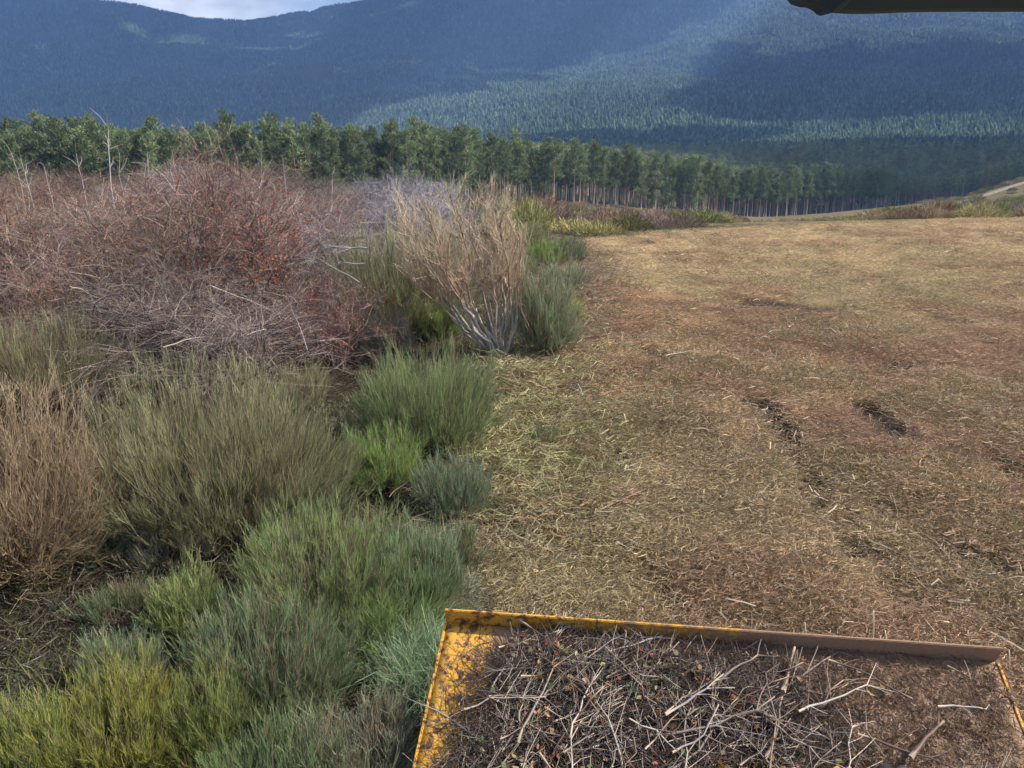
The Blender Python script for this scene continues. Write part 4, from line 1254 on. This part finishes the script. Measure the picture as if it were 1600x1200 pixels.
named_stick(1040, 1117, 1130, 1050, .0048, (.50, .46, .42), 'knotty pale branch curving up at the middle of the heap', .11, 4, 7, .09)
named_stick(1045, 1170, 1110, 1092, .0040, (.44, .40, .36), 'curved grey branch below the knotty pale one', .11, 2, 8, .10)
named_stick(1110, 1068, 1178, 1020, .0060, (.32, .26, .21), 'stout grey brown branch pointing up right to the lip', .09, 4, 9, .06)
named_stick(1222, 1080, 1240, 1010, .0095, (.24, .155, .11), 'thick red brown upright peg right of the heap', .05, 0, 10, .03)
named_stick(1248, 1112, 1362, 1080, .0045, (.55, .49, .42), 'pale white ended twig right of centre on the heap', .075, 5, 11, .06)
named_stick(1465, 1104, 1540, 1108, .0045, (.62, .56, .48), 'white forked chip on the bare right part of the hood', .02, 2, 12, .05)
named_stick(1425, 1185, 1482, 1132, .0095, (.27, .17, .125), 'thick red brown piece of root near the bottom right', .045, 1, 13, .04)
named_stick(1195, 1188, 1228, 1090, .0085, (.21, .14, .10), 'thick dark brown stick lying down the middle of the heap', .08, 2, 14, .05)
named_stick(1085, 1185, 1010, 1120, .0060, (.20, .14, .11), 'dark stick crossing the lower middle of the heap', .07, 2, 15, .05)
named_stick(1295, 1030, 1425, 1095, .0045, (.17, .11, .085), 'dark bent twig at the right margin of the heap', .04, 5, 16, .06)
named_stick(1340, 1150, 1510, 1190, .0055, (.16, .10, .08), 'long dark twig near the bottom right of the hood', .04, 4, 17, .05)
named_stick(880, 1175, 932, 1146, .0040, (.50, .44, .38), 'short bright stick at the bottom of the heap', .10, 0, 18, .03)
named_stick(1480, 1040, 1600, 1105, .0035, (.20, .12, .09), 'slim dark twig on the bare soil by the right edge of the hood', .015, 3, 19, .05)
# fine litter in the heap
def deck_stuff(name, n, coll, nv, colf, s0, s1, zmul, label, cat, flt=True, x0=.05, x1=2.28):
    x = sr.uniform(x0, x1, n); y = -sr.uniform(.03, 1.0, n)
    e = in_pile(x, y)
    ok = sr.random(n) < (e + .02 if flt else np.clip((x - .3) / .3, 0, 1) * .9)
    x, y, e = x[ok], y[ok], e[ok]; n = len(x)
    z = .004 + e * sr.uniform(0, zmul, n)
    W = P1[None] + x[:, None] * dirA - y[:, None] * dirB + z[:, None] * dirN
    eu = MD.to_euler()
    rot = np.zeros((n, 3))
    for i in range(n):
        m = (MD.to_3x3() @ Matrix.Rotation(sr.uniform(0, 6.28), 3, 'Z')).to_euler()
        rot[i] = m
    o = scatter(name, W, rot, sr.uniform(s0, s1, n), colf(x, y, n), coll, nv)
    tagit(o, label, cat)
c_dtw = variants_collection('fine_twig', [tuft(sr, 16, .04, .15, .0022, .03, .05, .3).mesh('fine_twig', M_INST) for _ in range(4)])
def leafmesh(rng, n=6, s=.009):
    g = Geo(); P = np.column_stack([rng.normal(0, .03, (n, 2)), rng.uniform(.002, .02, n)])
    g.leaves(P, s, np.ones((n, 3)) * .8 * rng.uniform(.7, 1.2, (n, 1)), rng)
    return g.mesh('fallen_leaf', M_INST)
c_dlf = variants_collection('fallen_leaf', [leafmesh(sr) for _ in range(3)])
c_saw = variants_collection('sawdust', [tuft(sr, 14, .008, .035, .0022, .008, .03, .3).mesh('sawdust', M_INST) for _ in range(3)])
deck_stuff('fine_twigs', 3600, c_dtw, 4, lambda x, y, n: np.array(WC)[sr.integers(0, 6, n)] * 1.15 * sr.uniform(.4, 1.1, (n, 1)), .6, 1.3, .055, 'fine broken twigs matted together on the yellow hood', 'twigs')
deck_stuff('fallen_leaves', 600, c_dlf, 3, lambda x, y, n: np.array([(.30, .30, .12), (.42, .10, .05), (.50, .27, .08), (.14, .20, .07), (.35, .22, .12)])[sr.integers(0, 5, n)], .5, 1.3, .085, 'small red, green and straw coloured leaves among the twigs', 'leaves')
deck_stuff('soil_crumbs', 5000, c_saw, 3, lambda x, y, n: np.array([.30, .19, .12]) * sr.uniform(.5, 1.6, (n, 1)), .6, 1.5, .004, 'crumbs of soil and wood dust packed on the hood', 'soil', False)

# ------------------------------------------------------------------ single sticks, stubs and clods on the field
def field_stick(u0, v0, u1, v1, r, col, label, group=None, seed=1):
    a = ground_hit(u0, v0); b = ground_hit(u1, v1)
    L_ = float(np.linalg.norm(b - a)); m = (a + b) / 2
    o = link('fallen_branch', stick_mesh(np.random.default_rng(seed), L_, r, col, 4, .06))
    o.location = (m[0], m[1], h1(m[0], m[1]) + .035)
    o.rotation_euler = (0, 0, math.atan2(b[1] - a[1], b[0] - a[0]))
    tagit(o, label, 'branch', group)
FS = [(905, 798, 980, 762, .008, 'reddish cut branch lying at an angle on the near left of the field'), (935, 808, 1030, 762, .007, 'pale cut branch just right of the reddish one on the near field'),
      (960, 790, 1010, 800, .006, 'short pale splinter beside the two slanting cut branches'), (870, 780, 915, 772, .006, 'small pale chip left of the slanting cut branches'),
      (815, 655, 760, 700, .009, 'pale branch at the field edge by the rounded broom'), (880, 610, 945, 595, .010, 'grey branch end by the brush heap at the field edge'),
      (900, 640, 1000, 612, .009, 'long reddish branch across the field edge litter'), (1040, 555, 1085, 548, .008, 'short straw pale stick on the upper left field'),
      (940, 475, 1010, 458, .012, 'pale stick on the reddish strip near the field edge'), (1230, 515, 1255, 490, .010, 'upright looking forked stick in the middle of the field'),
      (1330, 755, 1355, 745, .006, 'pale bent splinter right of the rut'), (1185, 655, 1200, 650, .010, 'white splinter lying at the top of the rut'),
      (1360, 530, 1400, 522, .010, 'thin pale stick above the dark hollow on the right'), (1065, 745, 1040, 758, .007, 'green grey sprig alone on the near middle of the field'),
      (1125, 690, 1150, 700, .006, 'small dark stick left of the rut'), (1500, 590, 1560, 600, .009, 'thin branch on the right of the field beyond the hollow')]
for i, (u0, v0, u1, v1, r, lb) in enumerate(FS):
    c = (.30, .13, .09) if 'reddish' in lb else ((.13, .10, .08) if 'dark' in lb else ((.18, .22, .12) if 'green' in lb else ((.33, .30, .27) if 'grey' in lb else (.68, .58, .43))))
    field_stick(u0, v0, u1, v1, r, c, lb, None, 50 + i)
# standing straw stubs by the lip
for i, (u, v0, v1) in enumerate([(1358, 985, 948), (1255, 985, 955), (1380, 990, 975), (1472, 1000, 985), (1572, 1020, 1000)]):
    g = ground_hit(u, v0 + 40); sy = g[1]
    H_ = (v0 - v1) / FOC * (sy * CP + 2.4 * SP) * 1.5 + .1
    gg = Geo(); t = np.linspace(0, 1, 5)
    P = np.stack([.01 * np.sin(t * 4), .01 * t, H_ * t - .02], -1)[None]
    gg.tubes(P, np.full((1, 5), .0035), np.tile(np.array([.68, .60, .38]), (1, 5, 1)), 5)
    o = link('straw_stub', gg.mesh('straw_stub', M_WOOD)); o.location = g
    tagit(o, 'upright pale stalk on the ground just behind the hood lip', 'stalk', 'pale stalks behind the hood lip')
# clods of turned earth
def clod(u, v, s, label, group='dark clods of turned earth'):
    g = ground_hit(u, v)
    if g[1] > 11:
        o = link('dry_tussock', HM[0]); o.location = (g[0], g[1], g[2] - .03); o.scale = (s * 1.3, s, s * .8); o.rotation_euler = (0, 0, u)
        return tagit(o, label.replace('clod', 'tussock'), 'tussock', 'dark tussocks left on the far part of the field')
    import bmesh
    rng = np.random.default_rng(int(u + v)); bm = bmesh.new()
    bmesh.ops.create_icosphere(bm, subdivisions=3, radius=1)
    for q in bm.verts:
        n_ = fbm(q.co.x * 1.7 + u, q.co.y * 1.7 + q.co.z * 2.1, 4)
        f = .55 + .9 * float(np.atleast_1d(n_)[0])
        q.co = Vector((q.co.x * f, q.co.y * f * .8, q.co.z * f * .42))
    me = bpy.data.meshes.new('earth_clod'); bm.to_mesh(me); bm.free(); me.materials.append(M_CLOD)
    g = ground_hit(u, v); o = link('earth_clod', me); o.location = (g[0], g[1], g[2] + .12 * s); o.scale = (s * 1.25, s * 1.25, s * 1.1); o.rotation_euler = (0, 0, u)
    tagit(o, label, 'clod', group)
M_CLOD, t, o = new_mat('turned_earth')
tc_ = t.nodes.new('ShaderNodeTexCoord'); n_ = noise(t, tc_.outputs['Object'], 6, 8, .75)
c = ramp(t, n_, [(.3, (.03, .022, .018)), (.55, (.085, .06, .042)), (.75, (.20, .15, .08))])
b_ = t.nodes.new('ShaderNodeBsdfPrincipled'); b_.inputs['Roughness'].default_value = .95; t.links.new(c, b_.inputs['Base Color'])
bu = t.nodes.new('ShaderNodeBump'); bu.inputs['Strength'].default_value = 1; bu.inputs['Distance'].default_value = .05; t.links.new(n_, bu.inputs['Height']); t.links.new(bu.outputs['Normal'], b_.inputs['Normal'])
t.links.new(b_.outputs['BSDF'], o.inputs['Surface'])
CL = [(1195, 635, .13, 'dark clod at the top end of the rut in the middle of the field'), (1213, 655, .10, 'smaller dark clod in the rut below the top one'), (1440, 572, .18, 'long dark clod in the hollow on the right of the field'),
      (1465, 576, .13, 'dark clod right beside the long one in the hollow'), (1410, 566, .10, 'small clod left of the long one in the hollow'), (1487, 497, .20, 'dark clod far up the right side of the field'), (1302, 361, .35, 'dark tussock on the skyline of the field, right of centre'),
      (1118, 368, .28, 'brown tussock near the far edge, middle of the field'), (1012, 380, .3, 'brown tussock at the far left corner of the field'), (880, 880, .07, 'dark clod on the near left of the field'), (800, 832, .08, 'dark lump near the brooms on the near field'),
      (1395, 357, .25, 'small tussock on the skyline, far right'), (1185, 425, .2, 'brown clod in the upper middle of the field'), (1590, 448, .3, 'dark clod by the right photo edge'), (895, 612, .14, 'dark log end lying in the brush at the field edge')]
for q in CL: clod(*q)

# ------------------------------------------------------------------ tractor cab roof edge, top right, close to the camera
def cab_roof():
    y0 = .80
    prof = [(1228, -2), (1236, 7), (1248, 11), (1260, 12), (1270, 17), (1275, 22), (1281, 25), (1290, 23), (1296, 20), (1310, 21), (1330, 22), (1352, 22), (1380, 21), (1430, 19), (1500, 18.5), (1600, 18.5), (1800, 19), (2100, 20)]
    pts = []
    for (u, v) in prof:
        pts.append((xof(u, v, y0), 2.6 + slope_of(v) * y0))
    n = len(pts)
    zt = pts[0][1] + .07
    V = []
    for yy, dz in ((y0, 0), (y0 - .03, -.002 ), (y0 - .5, .10)):
        for (x, z) in pts: V.append((x, yy, z + dz))
        for (x, z) in pts: V.append((x, yy, zt + .02 + dz + .02 * min(1, max(0, (x - pts[0][0]) * 4))))
    k = 2 * n
    F = []
    for s in range(2):
        for i in range(n - 1):
            F.append([s * k + i, s * k + i + 1, (s + 1) * k + i + 1, (s + 1) * k + i])
            F.append([s * k + n + i, (s + 1) * k + n + i, (s + 1) * k + n + i + 1, s * k + n + i + 1])
        F.append([s * k, (s + 1) * k, (s + 1) * k + n, s * k + n])
        F.append([s * k + n - 1, s * k + 2 * n - 1, (s + 1) * k + 2 * n - 1, (s + 1) * k + n - 1])
    for i in range(n - 1):
        F.append([i, n + i, n + i + 1, i + 1]); F.append([2 * k + i, 2 * k + i + 1, 2 * k + n + i + 1, 2 * k + n + i])
    me = bpy.data.meshes.new('cab_roof'); me.from_pydata([tuple(map(float, q)) for q in V], [], F); me.update()
    m, t, o = new_mat('dusty_rubber')
    tcx = t.nodes.new('ShaderNodeTexCoord'); nn = noise(t, tcx.outputs['Object'], 30, 6, .7)
    c = ramp(t, nn, [(.3, (.022, .062, .105)), (.7, (.032, .080, .135))])
    b = t.nodes.new('ShaderNodeBsdfPrincipled'); b.inputs['Roughness'].default_value = .8; t.links.new(c, b.inputs['Base Color']); t.links.new(b.outputs['BSDF'], o.inputs['Surface'])
    me.materials.append(m)
    o = link('cab_roof_edge', me)
    tagit(o, 'dark dusty edge of the tractor cab roof hanging in at the top right', 'cab roof')
cab_roof()

# ------------------------------------------------------------------ clouds and haze
def clouds():
    """broken cloud that keeps parts of the mountains in shade"""
    r = np.random.default_rng(12)
    zc = 1130.0
    cells = []
    # sample ground in the far view, see which parts lie in cloud shade
    for d in np.concatenate([np.arange(300, 480, 60), np.arange(480, 3700, 70)]):
        for a in np.arange(-.95, .95, 70 / d):
            u = 800 + a * 1258
            x = a * d; z = float(hgt(x, d)[0]); v = 600 - FOC * ((d * SP + (z - 2.6) * CP) / (d * CP - (z - 2.6) * SP))
            sh = shade(u, v, d)
            if d < 480 and not (u > 1150 and 215 < v < 312 and fbm(u / 70 + 3, v / 22 + 8, 3) > .42): continue  # near cells kept only for unseen puffs added to darken the right wood
            if sh > 0 or d < 480:
                s = (zc - z) / SUNV[2]
                cells.append((x + SUNV[0] * s, d + SUNV[1] * s))
    return np.array(cells)
def shade(u, v, d):
    n = float(fbm(u / 130 + 3, v / 45 + 8, 3)) - .5
    # lit hill in the middle, lit diagonal up to the right, everything left in shade
    lim = np.interp(u, [-400, 480, 560, 640, 720, 900, 1000, 1100, 1200, 1600], [290, 225, 190, 160, 142, 110, 60, 20, -40, -200])
    lit = v > lim + n * 40
    if lit and v > 70 + n * 30 and v < 188 + n * 30 and u + (n * 240) > 1170 and not abs(v - 207) < 4: lit = False
    if u > 1180 and 222 < v < 300 and n > -.08: lit = False  # extra cloud shade added over the right wood
    if 860 < u < 1260 and 211 < v < 250: lit = False
    # sunny streaks on the dark mountain
    if (abs(v - np.interp(u, [220, 330, 400, 460, 560], [48, 72, 88, 85, 48])) < 9 and 225 < u < 560) and n > -.12: lit = True
    if abs(u - 110) < 45 and abs(v - (165 - (u - 60) * .8)) < 14: lit = True
    return 0 if lit else 1
def build_clouds():
    c = clouds()
    r = np.random.default_rng(14)
    import bmesh
    bm = bmesh.new(); bmesh.ops.create_icosphere(bm, subdivisions=2, radius=1)
    bv = np.array([v.co[:] for v in bm.verts]); bf = np.array([[v.index for v in f.verts] for f in bm.faces]); bm.free()
    # thin out to a grid
    key = {}
    for p in c: key.setdefault((int(p[0] // 75), int(p[1] // 75)), p)
    pts = list(key.values())
    V = []; F = []; n = 0
    for p in pts:
        s = r.uniform(52, 80); q = bv * np.array([s, s, s * .7]) * (1 + r.normal(0, .08, (len(bv), 1))) + np.array([p[0] + r.normal(0, 8), p[1] + r.normal(0, 8), 1150 + r.uniform(0, 40)])
        V.append(q); F.append(bf + n); n += len(bv)
    # the bank of cloud seen through the saddle of the ridge
    for i in range(0):
        x = r.uniform(-8600, -5400); y = 15000 + r.uniform(-1200, 1200); s = r.uniform(200, 700)
        q = bv * np.array([s * 1.8, s, s * .45]) * (1 + r.normal(0, .10, (len(bv), 1))) + np.array([x, y, 2750 + r.uniform(-350, 400)])
        V.append(q); F.append(bf + n); n += len(bv)
    m, t, o = new_mat('cloud')
    d = t.nodes.new('ShaderNodeBsdfDiffuse'); d.inputs['Color'].default_value = (.92, .93, .95, 1)
    tr = t.nodes.new('ShaderNodeBsdfTranslucent'); tr.inputs['Color'].default_value = (.92, .93, .95, 1)
    mx_ = t.nodes.new('ShaderNodeMixShader'); mx_.inputs[0].default_value = .3
    t.links.new(d.outputs[0], mx_.inputs[1]); t.links.new(tr.outputs[0], mx_.inputs[2]); t.links.new(mx_.outputs[0], o.inputs['Surface'])
    ob = link('clouds', mesh_np('clouds', np.concatenate(V), np.concatenate(F), m, None, True))
    ob['kind'] = 'stuff'; ob['label'] = 'broken grey white clouds over the mountains, plus puffs added to shade the right wood'
    print('cloud puffs', len(pts))
build_clouds()

def haze():
    zs = hgt(*[np.random.default_rng(1).uniform(-4500, 4500, 40000) for _ in range(2)])
    z0, z1 = -95.0, 960.0
    x0, x1, y0, y1 = -4900, 4900, -4900, 4900
    V = [(x, y, z) for z in (z0, z1) for (x, y) in ((x0, y0), (x1, y0), (x1, y1), (x0, y1))]
    F = [(0, 3, 2, 1), (4, 5, 6, 7), (0, 1, 5, 4), (1, 2, 6, 5), (2, 3, 7, 6), (3, 0, 4, 7)]
    me = bpy.data.meshes.new('haze'); me.from_pydata(V, [], F); me.update()
    m, t, o = new_mat('haze_air')
    v = t.nodes.new('ShaderNodeVolumePrincipled')
    v.inputs['Color'].default_value = (.29, .50, .95, 1)
    v.inputs['Density'].default_value = HAZE
    v.inputs['Anisotropy'].default_value = 0.0
    t.links.new(v.outputs['Volume'], o.inputs['Volume'])
    me.materials.append(m)
    ob = link('haze', me); ob['kind'] = 'stuff'
    print('ground range', zs.min(), zs.max())
haze()
